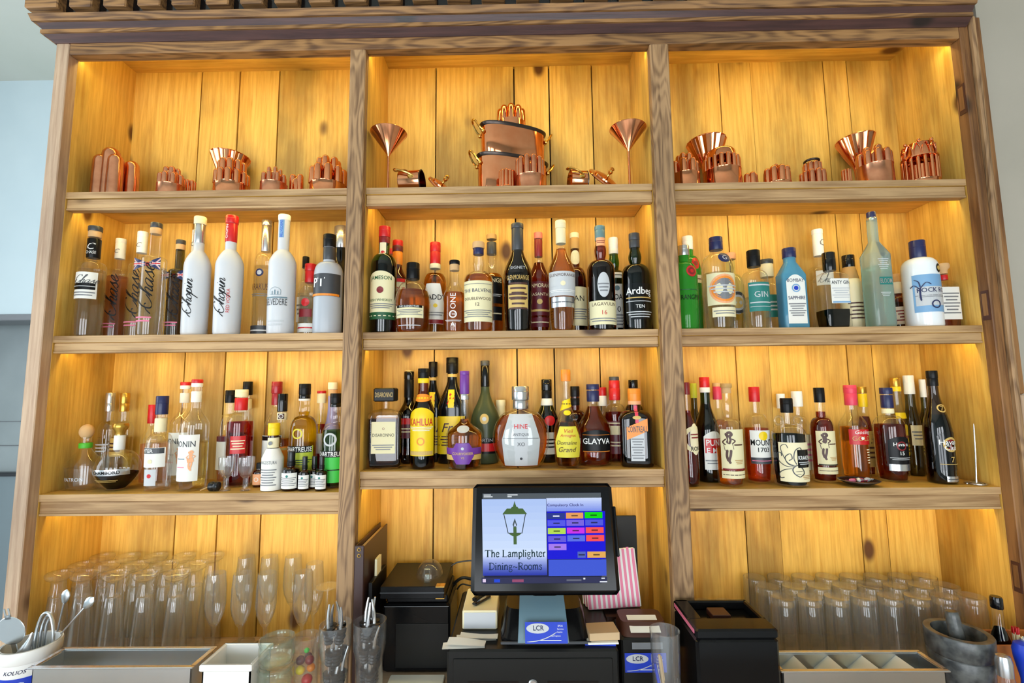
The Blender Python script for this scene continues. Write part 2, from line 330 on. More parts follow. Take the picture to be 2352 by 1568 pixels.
# backboards, one object per plank
back = MB().box(L1-.02, R1+.02, B+.018, B+.03, ZC, CL+.03)
part('back_panel', back, 'dark_gap')
def joints(pxs, py=165): return [at(x, py, B).x for x in pxs]
for (x0, x1), js in zip(BAYS, [joints((466, 553, 643)), joints((1002, 1180, 1260, 1358), 158), joints((1650, 1721, 1888, 1943), 146)]):
    e = [x0]+js+[x1]
    for i in range(len(e)-1):
        g = .0022 if random.random() < .75 else .0008
        dy = random.uniform(-.002, .002)
        part('plank', MB().box(e[i]+g*(i > 0), e[i+1]-g*(i < len(e)-2), B+dy, B+.016, ZC, CL+.002), 'pine_up')
# sides, dividers, posts, stiles
part('side_panel', MB().box(L1-.02, L1, 0, B+.01, ZC, CL), 'pine_up')
part('side_panel', MB().box(R1, R1+.02, 0, B+.01, ZC, CL), 'pine_up')
part('divider', MB().box(PL0+.003, PL1, 0, B+.01, ZC, CL), 'pine_up')
part('divider', MB().box(PR0, PR1-.003, 0, B+.01, ZC, CL), 'pine_up')
zh = at(800, 113, YF).z                                # lower front edge of the header
part('post', MB().box(PL0, PL1, YF, 0, ZC, zh+.001, .003), 'frame_up')
part('post', MB().box(PR0, PR1, YF, 0, ZC, zh+.001, .003), 'frame_up')
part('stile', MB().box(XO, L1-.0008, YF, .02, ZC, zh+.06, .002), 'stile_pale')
part('stile', MB().box(R1+.0008, R1+.026, YF, .02, ZC, zh+.06, .002), 'pilaster_wood')
part('bead', MB().box(R1+.026, R1+.040, YF-.012, .02, ZC, zh+.06, .004), 'frame_up')
zc_ = at(2325, 905, YF).z
part('outer_moulding', MB().box(R1+.040, XR, YF-.006, .02, zc_, zh+.06, .003), 'pilaster_wood')
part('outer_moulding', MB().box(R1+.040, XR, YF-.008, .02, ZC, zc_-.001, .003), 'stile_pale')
for (a, b) in ((195, 262), (668, 735), (1290, 1360)):
    z1, z0 = at(2240, a, -.015).z, at(2240, b, -.015).z
    q = part('hinge_mortise', MB().box(R1-.0012, R1+.001, -.026, -.006, z0, z1), 'brown'); MB().box(R1-.0018, R1-.001, -.022, -.009, z0+.012, z1-.008).build('mortise_floor', 'pilaster_wood', q)
# header and ceiling boards
ztop = at(800, 88, YF).z
part('header_rail', MB().box(L1+.0005, R1, YF, .004, zh, ztop+.02, .002), 'frame_across')
for x0, x1 in BAYS: part('top_board', MB().box(x0, x1, 0, B+.012, CL, CL+.02), 'pine_across')
# cornice: mouldings found where the left return shows them
def cr(px, py):
    d = ray(px, py); k = XO-YF; t = (k-(CAM.x-CAM.y))/(d.x-d.y); q = CAM+d*t; return XO-q.x, q.z
XE = at(2249, 30, -.07).x
def frustum(name, p0, z0, p1, z1, mat):
    y2 = .0
    v = [(XO-p0, YF-p0, z0), (XE, YF-p0, z0), (XE, y2, z0), (XO-p0, y2, z0), (XO-p1, YF-p1, z1), (XE, YF-p1, z1), (XE, y2, z1), (XO-p1, y2, z1)]
    return part(name, MB().add(v, [(3,2,1,0),(4,5,6,7),(0,1,5,4),(1,2,6,5),(2,3,7,6),(3,0,4,7)]), mat)
q = [cr(*a) for a in ((130,101), (99,78), (97,69), (99,67), (83,52), (78,50), (63,30), (80,19), (74,17))]
frustum('cove_moulding', max(q[0][0], .002), q[0][1], q[1][0], q[1][1], 'dark_wood')
frustum('fillet', q[2][0]+.003, q[1][1], q[2][0]+.003, q[2][1], 'frame_across')
frustum('cove_moulding', q[3][0], q[2][1], q[4][0], q[4][1], 'dark_wood')
frustum('fascia', q[5][0]+.004, q[4][1], q[6][0], q[6][1], 'frame_across')
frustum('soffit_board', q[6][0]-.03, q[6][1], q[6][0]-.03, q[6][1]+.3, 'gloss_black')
zd = q[8][1]
for k in range(29):
    x0 = XO-q[6][0]+.012+k*.0975
    if x0+.065 > XE: break
    part('dentil', MB().box(x0 if k else x0-.03, x0+.066, YF-q[6][0]+.004, YF-q[6][0]+.05, zd, zd+.05, .003), 'frame_across')
# shelves with their edging, LED strips
def led_strip(x0, x1, y, z):
    o = part('led_strip', MB().box(x0+.01, x1-.01, y, y+.008, z-.004, z), 'led', 'warm glowing light strip tucked behind the shelf edge')
for (x0, x1), (t3, b3) in zip(BAYS, ((S3, S3B), (S3C, S3CB), (S3, S3B))):
    for (t, b_) in ((S1, S1B), (S2, S2B), (t3, b3)):
        h = t-b_
        sh = part('shelf', MB().box(x0+.001, x1-.001, .0, B, t-.02, t-.0006, .0015), 'pine_across')
        MB().box(x0+.001, x1-.001, .003, .024, b_+.006, t-.0205, .0015).build('shelf_edging', 'shelf_edge', sh)
        MB().box(x0+.001, x1-.001, .0015, .026, b_, b_+.006, .001).build('bottom_bead', 'shelf_edge', sh)
        MB().box(x0+.0012, x1-.0012, -.0012, -.0002, t-.0195, t-.001).build('front_lip', 'shelf_edge', sh)
        led_strip(x0, x1, .028, t-.0205)
    led_strip(x0, x1, .0045, zh+.016)
# worktop
WT = thing('worktop', 'tan wooden worktop running under the lowest bays', 'worktop', (0, 0, ZC))
MB().box(XO, XR, -.5, B+.03, -.04, -.0006, .003).build('top', 'counter_wood', WT)
MB().box(XO, XR, -.44, B+.03, -.86, -.042).build('base', 'frame_across', WT)
MB().box(XO, XR, -.40, B+.03, -.899, -.862).build('plinth', 'dark_wood', WT)
# ------------------------------------------------------------------ lettering
TXT = {}
def text_mesh(s, bold=0.0):
    k = (s, bold)
    if k not in TXT:
        cu = bpy.data.curves.new('t', 'FONT'); cu.body = s; cu.resolution_u = 2; cu.offset = bold; cu.fill_mode = 'FRONT'
        ob = bpy.data.objects.new('t', cu); me = bpy.data.meshes.new_from_object(ob)
        v = [(p.co.x, p.co.y) for p in me.vertices]; f = [tuple(p.vertices) for p in me.polygons]
        bpy.data.objects.remove(ob); bpy.data.curves.remove(cu); bpy.data.meshes.remove(me)
        x0, x1 = min(p[0] for p in v), max(p[0] for p in v); y0, y1 = min(p[1] for p in v), max(p[1] for p in v)
        TXT[k] = ([(a-(x0+x1)/2, b-(y0+y1)/2) for a, b in v], f, x1-x0, y1-y0)
    return TXT[k]
def ribbon(pts, w, nib=0):
    pts = [Vector((p[0], p[1])) for p in pts]; v = []; f = []
    for i, p in enumerate(pts):
        t = (pts[min(i+1, len(pts)-1)]-pts[max(i-1, 0)]); t = t.normalized() if t.length else Vector((1, 0))
        n = Vector((-t.y, t.x)); ww = w*(1-nib+nib*abs(t.y)) if nib else w
        if nib and i in (0, len(pts)-1): ww *= .4
        v += [p+n*ww/2, p-n*ww/2]
        if i: a = 2*i-2; f.append((a, a+1, a+3, a+2))
    return v, f
SCRIPT = {
 'C': ([[(.72,.80),(.62,.98),(.42,1.0),(.18,.78),(.05,.42),(.12,.1),(.34,.0),(.58,.12),(.78,.34)], [(.3,.3),(.16,.4),(-.05,.28),(-.18,.05)]], .74),
 'h': ([[(0,.1),(.2,.45),(.4,.95),(.32,1.04),(.24,.8),(.1,0)], [(.1,0),(.2,.3),(.36,.42),(.42,.3),(.36,.08),(.44,.0),(.56,.12)]], .52),
 'a': ([[(.4,.36),(.25,.42),(.06,.25),(.08,.03),(.22,.02),(.36,.2),(.42,.4)], [(.42,.4),(.36,.1),(.44,0),(.56,.12)]], .52),
 's': ([[(0,.1),(.2,.35),(.28,.46),(.26,.3),(.34,.12),(.24,-.02),(.08,.04)], [(.24,-.02),(.42,.12)]], .4),
 'e': ([[(0,.1),(.2,.2),(.32,.34),(.24,.44),(.1,.3),(.1,.08),(.24,0),(.5,.2)]], .44),
 'o': ([[(.2,.42),(.05,.25),(.1,.02),(.26,.02),(.36,.22),(.26,.42),(.2,.42)], [(.28,.38),(.45,.34)]], .42),
 'p': ([[(0,.1),(.14,.45),(.05,0),(-.06,-.45)], [(.06,-.1),(.2,.38),(.34,.4),(.38,.2),(.26,.0),(.12,.08)], [(.3,.02),(.5,.12)]], .48),
 'i': ([[(0,.1),(.12,.42),(.1,.06),(.18,0),(.3,.12)], [(.17,.62),(.2,.66)]], .28),
 'n': ([[(0,.1),(.1,.42),(.06,0)], [(.06,0),(.18,.32),(.32,.42),(.38,.3),(.32,.06),(.4,0),(.52,.12)]], .5)}
SERIF = {  # strokes: (points, width, curved)
 'T': ([([(0,.63),(.6,.63)],.05,0), ([(.3,0),(.3,.65)],.1,0), ([(.18,.015),(.42,.015)],.03,0), ([(.015,.65),(.015,.5)],.03,0), ([(.585,.65),(.585,.5)],.03,0)], .64),
 'h': ([([(.1,0),(.1,.68)],.09,0), ([(.02,.015),(.18,.015)],.03,0), ([(.1,.3),(.2,.42),(.3,.42),(.355,.33),(.355,.2),(.355,0)],.085,1), ([(.28,.015),(.44,.015)],.03,0), ([(.01,.66),(.1,.67)],.03,0)], .48),
 'e': ([([(.07,.25),(.36,.25)],.035,0), ([(.355,.25),(.33,.39),(.21,.44),(.09,.35),(.06,.2),(.11,.06),(.22,.015),(.37,.09)],.07,1)], .42),
 'L': ([([(.13,0),(.13,.66)],.1,0), ([(.02,.02),(.52,.02)],.04,0), ([(.51,.0),(.54,.18)],.03,0), ([(.02,.645),(.25,.645)],.03,0)], .58),
 'a': ([([(.31,.26),(.16,.22),(.06,.12),(.12,.015),(.24,.04),(.31,.13)],.065,1), ([(.08,.36),(.15,.43),(.25,.43),(.31,.36),(.31,.2),(.31,.06),(.4,.02)],.07,1)], .42),
 'm': ([([(.1,0),(.1,.43)],.085,0), ([(.02,.015),(.18,.015)],.03,0), ([(.1,.3),(.19,.42),(.28,.42),(.33,.33),(.33,.2),(.33,0)],.08,1), ([(.26,.015),(.4,.015)],.03,0), ([(.33,.3),(.42,.42),(.51,.42),(.56,.33),(.56,.2),(.56,0)],.08,1), ([(.49,.015),(.65,.015)],.03,0), ([(.01,.41),(.1,.42)],.03,0)], .68),
 'n': ([([(.1,0),(.1,.43)],.085,0), ([(.02,.015),(.18,.015)],.03,0), ([(.1,.3),(.2,.42),(.3,.42),(.355,.33),(.355,.2),(.355,0)],.085,1), ([(.28,.015),(.44,.015)],.03,0), ([(.01,.41),(.1,.42)],.03,0)], .48),
 'p': ([([(.1,-.2),(.1,.43)],.085,0), ([(.02,-.19),(.2,-.19)],.03,0), ([(.1,.32),(.2,.43),(.33,.39),(.39,.22),(.33,.05),(.2,.0),(.1,.08)],.07,1), ([(.01,.41),(.1,.42)],.03,0)], .46),
 'l': ([([(.1,0),(.1,.68)],.09,0), ([(.02,.015),(.19,.015)],.03,0), ([(.01,.66),(.1,.67)],.03,0)], .22),
 'i': ([([(.1,0),(.1,.43)],.09,0), ([(.02,.015),(.19,.015)],.03,0), ([(.01,.41),(.1,.42)],.03,0), ([(.1,.56),(.1,.65)],.09,0)], .22),
 'g': ([([(.2,.43),(.08,.37),(.08,.24),(.2,.18),(.31,.24),(.31,.37),(.2,.43)],.06,1), ([(.12,.2),(.08,.1),(.18,.06),(.34,.03),(.38,-.08),(.26,-.19),(.1,-.17),(.06,-.08),(.14,.03)],.05,1), ([(.3,.39),(.42,.42)],.04,0)], .44),
 't': ([([(.13,.55),(.12,.3),(.13,.08),(.2,.015),(.29,.07)],.075,1), ([(.02,.42),(.27,.42)],.035,0)], .29),
 'r': ([([(.1,0),(.1,.43)],.085,0), ([(.02,.015),(.2,.015)],.03,0), ([(.1,.28),(.18,.4),(.25,.43),(.31,.4)],.07,1), ([(.01,.41),(.1,.42)],.03,0)], .33),
 'D': ([([(.13,0),(.13,.66)],.1,0), ([(.02,.02),(.3,.02),(.5,.12),(.58,.33),(.5,.54),(.3,.64),(.02,.64)],.06,1)], .64),
 'R': ([([(.13,0),(.13,.66)],.1,0), ([(.02,.64),(.3,.64),(.45,.58),(.46,.42),(.35,.34),(.13,.33)],.06,1), ([(.28,.33),(.5,.02)],.09,0), ([(.02,.015),(.25,.015)],.03,0), ([(.46,.015),(.62,.015)],.03,0)], .62),
 'o': ([([(.22,.44),(.09,.37),(.05,.22),(.09,.07),(.22,.0),(.35,.07),(.39,.22),(.35,.37),(.22,.44)],.07,1)], .44),
 's': ([([(.29,.34),(.22,.43),(.11,.41),(.08,.32),(.17,.24),(.28,.16),(.26,.05),(.15,.0),(.05,.09)],.065,1)], .35),
 '~': ([([(.04,.2),(.12,.29),(.24,.26),(.38,.2),(.48,.28)],.06,1)], .52), ' ': ([], .25)}
def stroke_word(s, font):
    v = []; f = []; x = 0
    for ch in s:
        st, adv = font[ch]
        for k in st:
            if font is SCRIPT: a, b = ribbon(catmull([(p[0], p[1], 0) for p in k], 7), .085, .72)
            else: a, b = ribbon(catmull([(p[0], p[1], 0) for p in k[0]], 6) if k[2] else [k[0][0]]+[Vector(k[0][0]).lerp(Vector(k[0][1]), .5)]+[k[0][1]], k[1]*1.3)
            o = len(v); v += [(p.x+x+(p.y*.42 if font is SCRIPT else 0), p.y) for p in a]; f += [tuple(i+o for i in q) for q in b]
        x += adv
    x0, x1 = min(p[0] for p in v), max(p[0] for p in v); y0, y1 = min(p[1] for p in v), max(p[1] for p in v)
    return [(a-(x0+x1)/2, b-(y0+y1)/2) for a, b in v], f, x1-x0, y1-y0
def glyphs(s, bold):
    if s[0] == '@':
        if s not in TXT: TXT[s] = stroke_word(s[1:], SCRIPT)
        return TXT[s]
    if s[0] == '$':
        if s not in TXT: TXT[s] = stroke_word(s[1:], SERIF)
        return TXT[s]
    return text_mesh(s, bold)
DRAW = {
 'squid': [([(.62,.12),(.5,.2),(.46,.32),(.56,.42),(.68,.36),(.74,.22),(.62,.12)],.03), ([(.5,.4),(.36,.46),(.3,.62),(.42,.72),(.46,.6),(.38,.54)],.025), ([(.56,.44),(.5,.6),(.54,.8),(.66,.88),(.7,.78),(.62,.74)],.025), ([(.48,.38),(.3,.4),(.14,.52),(.1,.7),(.2,.74),(.22,.64)],.025), ([(.46,.34),(.28,.3),(.14,.2),(.16,.08),(.26,.1)],.025), ([(.6,.44),(.66,.56),(.8,.6),(.86,.5),(.78,.46)],.025), ([(.52,.42),(.34,.5),(.2,.86),(.32,.96),(.38,.86)],.02), ([(.54,.2),(.66,.2)],.015), ([(.52,.26),(.7,.27)],.015)],
 'dancer': [([(.46,.92),(.54,.95),(.58,.88),(.5,.83),(.45,.88),(.46,.92)],.09), ([(.5,.84),(.52,.72),(.48,.62)],.13), ([(.44,.76),(.34,.66),(.42,.58)],.04), ([(.58,.76),(.68,.7),(.6,.62)],.04), ([(.48,.62),(.5,.52),(.52,.42)],.26), ([(.46,.44),(.44,.26),(.48,.1)],.07), ([(.56,.44),(.54,.28),(.5,.12),(.54,.04)],.07)],
 'palace': [([(.02,.2),(.98,.2)],.03), ([(.1,.2),(.1,.6),(.5,.8),(.9,.6),(.9,.2)],.03), ([(.28,.2),(.28,.5)],.07), ([(.5,.2),(.5,.6)],.07), ([(.72,.2),(.72,.5)],.07)],
 'tree': [([(.5,.0),(.48,.3),(.5,.6)],.06), ([(.5,.5),(.3,.7),(.15,.6)],.04), ([(.5,.55),(.7,.8),(.88,.7)],.04), ([(.5,.6),(.45,.85),(.3,.95)],.04)]}
def layout(s, h, maxw, opt=''):
    """2D points of a word of height h no wider than maxw; '#n' draws n thin rules; opt V = runs upwards"""
    if s[0] == '#':
        n = int(s[1:]); v = []; f = []
        if 'n' in opt: maxw *= .38
        for i in range(n):
            y = h*(.5-(i+.5)/n); w = maxw*(.5-.08*((i*7) % 3)); t = h/n*.2; b = len(v)
            M_ = 6
            for k in range(M_+1): v += [(-w+2*w*k/M_, y-t), (-w+2*w*k/M_, y+t)]
            f += [(b+2*k, b+2*k+2, b+2*k+3, b+2*k+1) for k in range(M_)]
        return v, f
    if s[0] == '%':                                     # line drawings
        v = []; f = []
        for pts, w in DRAW[s[1:]]:
            a, b = ribbon(catmull([(p[0], p[1], 0) for p in pts], 5), w, .3); o = len(v); v += [((p.x-.5)*h, (p.y-.5)*h) for p in a]; f += [tuple(i+o for i in q) for q in b]
        return v, f
    if s == 'o':                                        # round seal
        v = [(0, 0)]+[(h/2*math.cos(a*math.pi/10), h/2*math.sin(a*math.pi/10)) for a in range(20)]
        return v, [(0, i+1, (i+1) % 20+1) for i in range(20)]
    if s == 'O':                                        # ring
        v = []
        for a in range(28):
            c, q = math.cos(a*math.pi/14), math.sin(a*math.pi/14); v += [(h*.36*c, h*.36*q), (h*.5*c, h*.5*q)]
        return v, [(2*i, 2*i+1, (2*i+3) % 56, (2*i+2) % 56) for i in range(28)]
    if s == '=':                                        # solid bar
        v = []; M_ = 12
        for k in range(M_+1): v += [(maxw*(k/M_-.5), -h/2), (maxw*(k/M_-.5), h/2)]
        return v, [(2*k, 2*k+2, 2*k+3, 2*k+1) for k in range(M_)]
    v, f, w0, h0 = glyphs(s, .012 if 'B' in opt else 0)
    if 'V' in opt: k = h/w0; kx = min(k*1.0, maxw/h0); return [(-b*kx, a*k) for a, b in v], f
    k = h/h0; kx = min(k, maxw/w0)
    if 'I' in opt: v = [(a+b*.3, b) for a, b in v]
    return [(a*kx, b*k) for a, b in v], f
# ------------------------------------------------------------------ bottles
class Body:
    def __init__(s, secs): s.secs = secs
    def at(s, z):
        q = s.secs
        if z <= q[0][0]: return q[0][1:4]
        for a, b in zip(q, q[1:]):
            if z <= b[0]:
                t = (z-a[0])/max(b[0]-a[0], 1e-9); return tuple(a[i]+(b[i]-a[i])*t for i in (1, 2, 3))
        return q[-1][1:4]
    def pt(s, u, z, off):
        rx, ry, n = s.at(z)
        if n < 3:
            a = max(-1.5, min(1.5, u/rx)); x = rx*math.sin(a); y = -ry*math.cos(a); nx, ny = math.sin(a)*ry, -math.cos(a)*rx
            l = math.hypot(nx, ny); return (x+nx/l*off, y+ny/l*off, z)
        x = max(-rx*.995, min(rx*.995, u)); y = -ry*(1-abs(x/rx)**n)**(1/n); return (x, y-off, z)
def patch(body, h0, h1, hw, shape, off, u0=0):
    def fn(a, b):
        a = a*2-1; b = b*2-1
        if shape == 'oval': a, b = a*math.sqrt(1-b*b/2), b*math.sqrt(1-a*a/2)
        z = (h0+h1)/2+b*(h1-h0)/2; u = a*hw
        if shape == 'arch' and b > 0: z = (h0+h1)/2+b*(h1-h0)/2*(1-.28*a*a)
        if shape == 'shield': u = a*hw*(1 if abs(b) < .2 else (1.0-.45*(abs(b)-.2)/.8)); z += 0
        if shape == 'hex': u = a*hw*(1-.42*max(0, (b-.0))) if b > 0 else a*hw*(1-.12*abs(b))
        if shape == 'slant': z += a*(h1-h0)*.35
        return body.pt(u0+u, z, off)
    return MB().grid(fn, 14, 10)
def decal(body, v, f, uc, zc, off):
    return MB().add([body.pt(uc+a, zc+b, off) for a, b in v], f)
def shoulder(sh, t):
    if sh == 'dome': return math.sqrt(max(0, 1-t*t))
    if sh == 'ess': return .5*(1+math.cos(math.pi*t))
    if sh == 'line': return 1-t
    if sh == 'pear': return .5*(1+math.cos(math.pi*t**.8))
    if sh == 'soft': return math.cos(t*math.pi/2)**.85
    if sh == 'box': return (1-t**3.2)**(1/1.6)
    return 1-t
def bottle(name, label, cx, ty, w, Y, zs, P, glass, liq, lvl, caps, labels=(), rot=0, cat='bottle', group=None):
    top = at(cx, ty, Y); X = top.x; Ht = top.z-zs
    mid = (X, Y, zs+Ht*.4); k = mpp(mid)*w/2; c = cosh(mid)
    n = P.get('n', 2); ry = P.get('ry', 1.)
    if n < 3 and ry > .95: R = k*c
    else: R = k/(1+ry*math.tan(math.acos(c))*(.9 if n > 3 else .5))
    Y = min(Y, B-R*ry-.004)                             # keep clear of the backboards and bay sides
    for bx0, bx1 in BAYS:
        if bx0-.06 < X < bx1+.06: X = min(max(X, bx0+R*1.02+.004), bx1-R*1.02-.004); break
    root = thing(name, label, cat, (X, Y, zs), math.radians(rot), group)
    hs, he, nr, hc = P.get('hs', .62), P.get('he', .74), P.get('nr', .36), P.get('hc', .9); nR = nr*R; tb = P.get('tb', 1.); nn = P.get('nn', 2)
    secs = [(0, R*tb*.86, R*ry*tb*.86, n), (Ht*.008, R*tb*.965, R*ry*tb*.965, n), (Ht*.025, R*tb, R*ry*tb, n)]
    for i in range(1, 4): t = i/4; secs.append((Ht*(.025+(hs-.025)*t), R*(tb+(1-tb)*math.sin(t*math.pi/2)), R*ry*(tb+(1-tb)*math.sin(t*math.pi/2)), n))
    for i in range(10):
        t = i/9; g = shoulder(P.get('sh', 'dome'), t); e = n+(nn-n)*t
        secs.append((Ht*(hs+(he-hs)*t), nR+(R-nR)*g, nR+(R*ry-nR)*g, e))
    for (zb_, am, wd_) in P.get('bulge', ()):
        for i in range(7):
            t = i/6; secs.append((Ht*(zb_-wd_+2*wd_*t), nR*(1+am*math.sin(math.pi*t)), nR*(1+am*math.sin(math.pi*t)), nn))
    secs.append((Ht*hc, nR, nR, nn)); secs.sort(key=lambda q: q[0])
    body = Body(secs); NS = P.get('N', 28)
    MB().loft(secs, NS, top=True).build('glass', glass, root)
    if liq:
        zl = Ht*lvl; ins = .92; low = Ht*.02
        ls = [(low, R*tb*ins*.9, R*ry*tb*ins*.9, n)]+[(z, a*ins, b*ins, e) for z, a, b, e in secs if low+.004 < z < zl-.002]
        a, b, e = body.at(zl); ls.append((zl, a*ins, b*ins, e))
        MB().loft(ls, NS).build('liquid', liq, root)
    for i, cp in enumerate(caps):
        a, b, rm, mt = cp[:4]; nm = cp[4] if len(cp) > 4 else ('cap' if i == 0 else 'neck_band')
        if nm == 'ball':
            r = nR*rm; zc = Ht*a+(Ht*b-Ht*a)/2; hh = (b-a)*Ht/2
            MB().lathe([(r*math.cos(t*math.pi/12-math.pi/2), zc+hh*math.sin(t*math.pi/12-math.pi/2)) for t in range(13)], 24).build('stopper', mt, root); continue
        if nm == 'block':
            MB().box(-nR*rm, nR*rm, -nR*rm, nR*rm, Ht*a, Ht*b, .003).build('cap', mt, root); continue
        if nm in ('flare',):
            MB().lathe([(nR*rm*.62, Ht*a), (nR*rm*.66, Ht*(a+(b-a)*.35)), (nR*rm*.98, Ht*(a+(b-a)*.6)), (nR*rm, Ht*(a+(b-a)*.85)), (nR*rm*.9, Ht*b)], 24).build('stopper', mt, root); continue
        za, zb2 = Ht*a, Ht*b; r0 = max(body.at(za)[0]*1.035, nR*rm) if nm != 'cap' else nR*rm
        r1 = nR*rm if nm == 'cap' else max(body.at(min(zb2, Ht*hc))[0]*1.035, nR*rm)
        bev = min(.0018, (zb2-za)*.2)
        mb = MB().lathe([(r0*.97, za), (r0, za+bev), (r1, zb2-bev), (r1*.94, zb2)], 24); mb.build(nm, mt, root)
        if nm == 'cap' and (zb2-za) > .022:            # the tear ring under a screw cap
            zz = za+(zb2-za)*.62; MB().lathe([(r0*1.0, zz-.001), (r0*1.025, zz), (r0*1.0, zz+.001)], 24).build('cap_ring', mt, root)
    for li, lb in enumerate(labels):
        of0 = .0006+.0005*li
        a, b, wf, mt, txts = lb[:5]; shp = lb[5] if len(lb) > 5 else 'rect'; u0 = (lb[6] if len(lb) > 6 else 0)*R
        h0, h1 = Ht*a, Ht*b; hw = wf*R; par = root
        if mt:
            par = patch(body, h0, h1, hw, shp, of0, u0).build('label', mt, root)
        for tj, t in enumerate(txts):
            s, sz, v, tm = t[:4]; op = t[4] if len(t) > 4 else ''; ux = (t[5] if len(t) > 5 else 0)*R
            pv, pf = layout(s, sz*(h1-h0), 2*hw*.9, op)
            decal(body, pv, pf, u0+ux, h0+v*(h1-h0), of0+.0004+.0003*tj).build('lettering' if s[0] not in '#=oO%' else 'print', tm, par)
    root['_r'] = R
    return root
# ------------------------------------------------------------------ middle shelf, left bay: vodkas
V, WK, GN, LQ, RM = 'vodka_bottle', 'whisky_bottle', 'gin_bottle', 'liqueur_bottle', 'rum_bottle'
GV, GW, GG, GL3, GM3, GR3 = ('bottles on the vodka shelf', 'bottles on the whisky shelf', 'bottles on the gin shelf', 'bottles on the syrup and bitters shelf', 'bottles on the liqueur shelf', 'bottles on the rum shelf')
FL = dict(hs=.66, he=.70, nr=.44, hc=.93, sh='box')
bottle(V, 'clear round bottle with black neck band and white label crossed by a black stripe', 220, 521, 72, .05, S2, dict(hs=.60, he=.68, nr=.46, hc=.94, sh='box'), 'g_clear', 'l_water', .60,
   [(.955, 1., 1.12, 'dgrey'), (.90, .955, .98, 'cork', 'cork'), (.71, .885, 1.06, 'black')],
   [(.33, .565, 1.15, 'paper', [('=', .24, .46, 'black'), ('@Chase', .34, .74, 'dgrey', '', .3), ('#2', .2, .18, 'grey'), ('#1', .07, .46, 'ltgrey')]), (.73, .86, .4, None, [('C', .45, .62, 'white', 'I', .12), ('CHASE', .2, .2, 'white', '', .12)])], group=GV)
def chase(label, cx, ty, w, Y, tint, liq, cap, bow, col='black', lvl=.6):
    b = bottle(V, label, cx, ty, w, Y, S2, FL, tint, liq, lvl, [(.955, 1., 1.05, cap), (.80 if cap == 'white' else .90, .955, 1.04, cap if cap == 'white' else 'cork', 'capsule')],
       [(.18, .64, .85, None, [('@Chase', .98, .5, col, 'V')]), (.08, .2, .8, None, [('#2', .5, .5, 'pink')])] + ([(.84, .9, .5, None, [('C', .7, .5, 'grey', 'I')])] if cap == 'white' else []), group=GV)
    if bow: bow_tie(b, b['_r'], bow)
    return b
def bow_tie(b, R, h):
    root = MB().box(-.006, .006, -.006, .004, -.006, .006, .002).build('bow_tie', 'red', b); root.location = (0, -R*.62, h)
    root['label'] = 'bow tie printed with red, white and navy stripes'
    for s in (-1, 1):
        def P_(u, v): return (s*(.004+u*.034), -.004-.004*math.sin(u*3.1), (v-.5)*(.010+.028*u))
        lobe = MB().grid(P_, 5, 5).build('bow_wing', 'navy', root)
        mb = MB(); mr = MB()
        for (a, c, t, m_, of) in (((.0, .5), (1, .5), .12, mb, .0006), ((.0, .5), (1, .5), .06, mr, .0012), ((.15, .9), (1, .12), .07, mb, .0006), ((.15, .1), (1, .88), .07, mb, .0006), ((.15, .9), (1, .12), .025, mr, .0012), ((.15, .1), (1, .88), .025, mr, .0012)):
            vs = []
            for i in range(6):
                u = a[0]+(c[0]-a[0])*i/5; v = a[1]+(c[1]-a[1])*i/5
                for d in (-t, t):
                    q = P_(u, v+d); vs.append((q[0], q[1]-of, q[2]))
            m_.add(vs, [(2*i, 2*i+1, 2*i+3, 2*i+2) for i in range(5)])
        mb.build('stripe', 'white', lobe); mr.build('stripe', 'red', lobe)
chase('pale rose bottle with white capsule and black script, second from the bay side', 279, 549, 58, .145, 'g_clear', 'l_rose', 'white', 0, lvl=.62)
chase('clear bottle with white capsule half hidden behind the striped bow tie', 329, 533, 58, .135, 'g_clear', 'l_water', 'white', 0)
chase('clear bottle wearing a large union flag bow tie and tall black script', 360, 513, 64, .05, 'g_clear', 'l_water', 'dgrey', .208)
chase('brownish bottle with dark cap and small bow tie beside the frosted bottle', 416, 552, 52, .112, 'g_olive', 'l_rose', 'dgrey', .19)
chase('orange liqueur bottle with white capsule squeezed behind the gold capped frosted bottle', 450, 529, 36, .175, 'g_clear', 'l_orange', 'white', 0, lvl=.7)
CH = dict(hs=.565, he=.71, nr=.40, hc=.94, sh='soft', tb=.95)
bottle(V, 'frosted white bottle with pale gold capsule and black upright script', 461, 499, 66, .05, S2, CH, 'frost', None, 0, [(.935, 1., 1.17, 'cream'), (.775, .935, 1.06, 'silver', 'capsule')],
   [(.14, .46, .8, None, [('@Chopin', .98, .5, 'black', 'V')])], group=GV)
bottle(V, 'frosted white bottle with bright red capsule and black upright script', 534, 497, 68, .05, S2, CH, 'frost', None, 0, [(.935, 1., 1.17, 'red'), (.775, .935, 1.06, 'red', 'capsule')],
   [(.14, .46, .8, None, [('@Chopin', .98, .5, 'black', 'V'), ('RED VODKA', .6, .42, 'red', 'V', .52)]), (.80, .92, .35, None, [('CHOPIN', .95, .5, 'white', 'V', -.12)])], group=GV)
bottle(V, 'clear slim bottle with silver neck foil and round blue medallion', 614, 507, 54, .13, S2, dict(hs=.62, he=.72, nr=.42, hc=.94), 'g_clear', 'l_water', .6, [(.955, 1., 1.12, 'silver'), (.73, .955, 1.06, 'silver', 'capsule')],
   [(.22, .60, .9, None, [('o', .17, .83, 'navy'), ('o', .1, .83, 'ltgrey'), ('KRAKUS', .14, .52, 'brown'), ('#2', .08, .34, 'grey')]), (.02, .1, 1., 'dgrey', [('#1', .3, .5, 'white')])], group=GV)
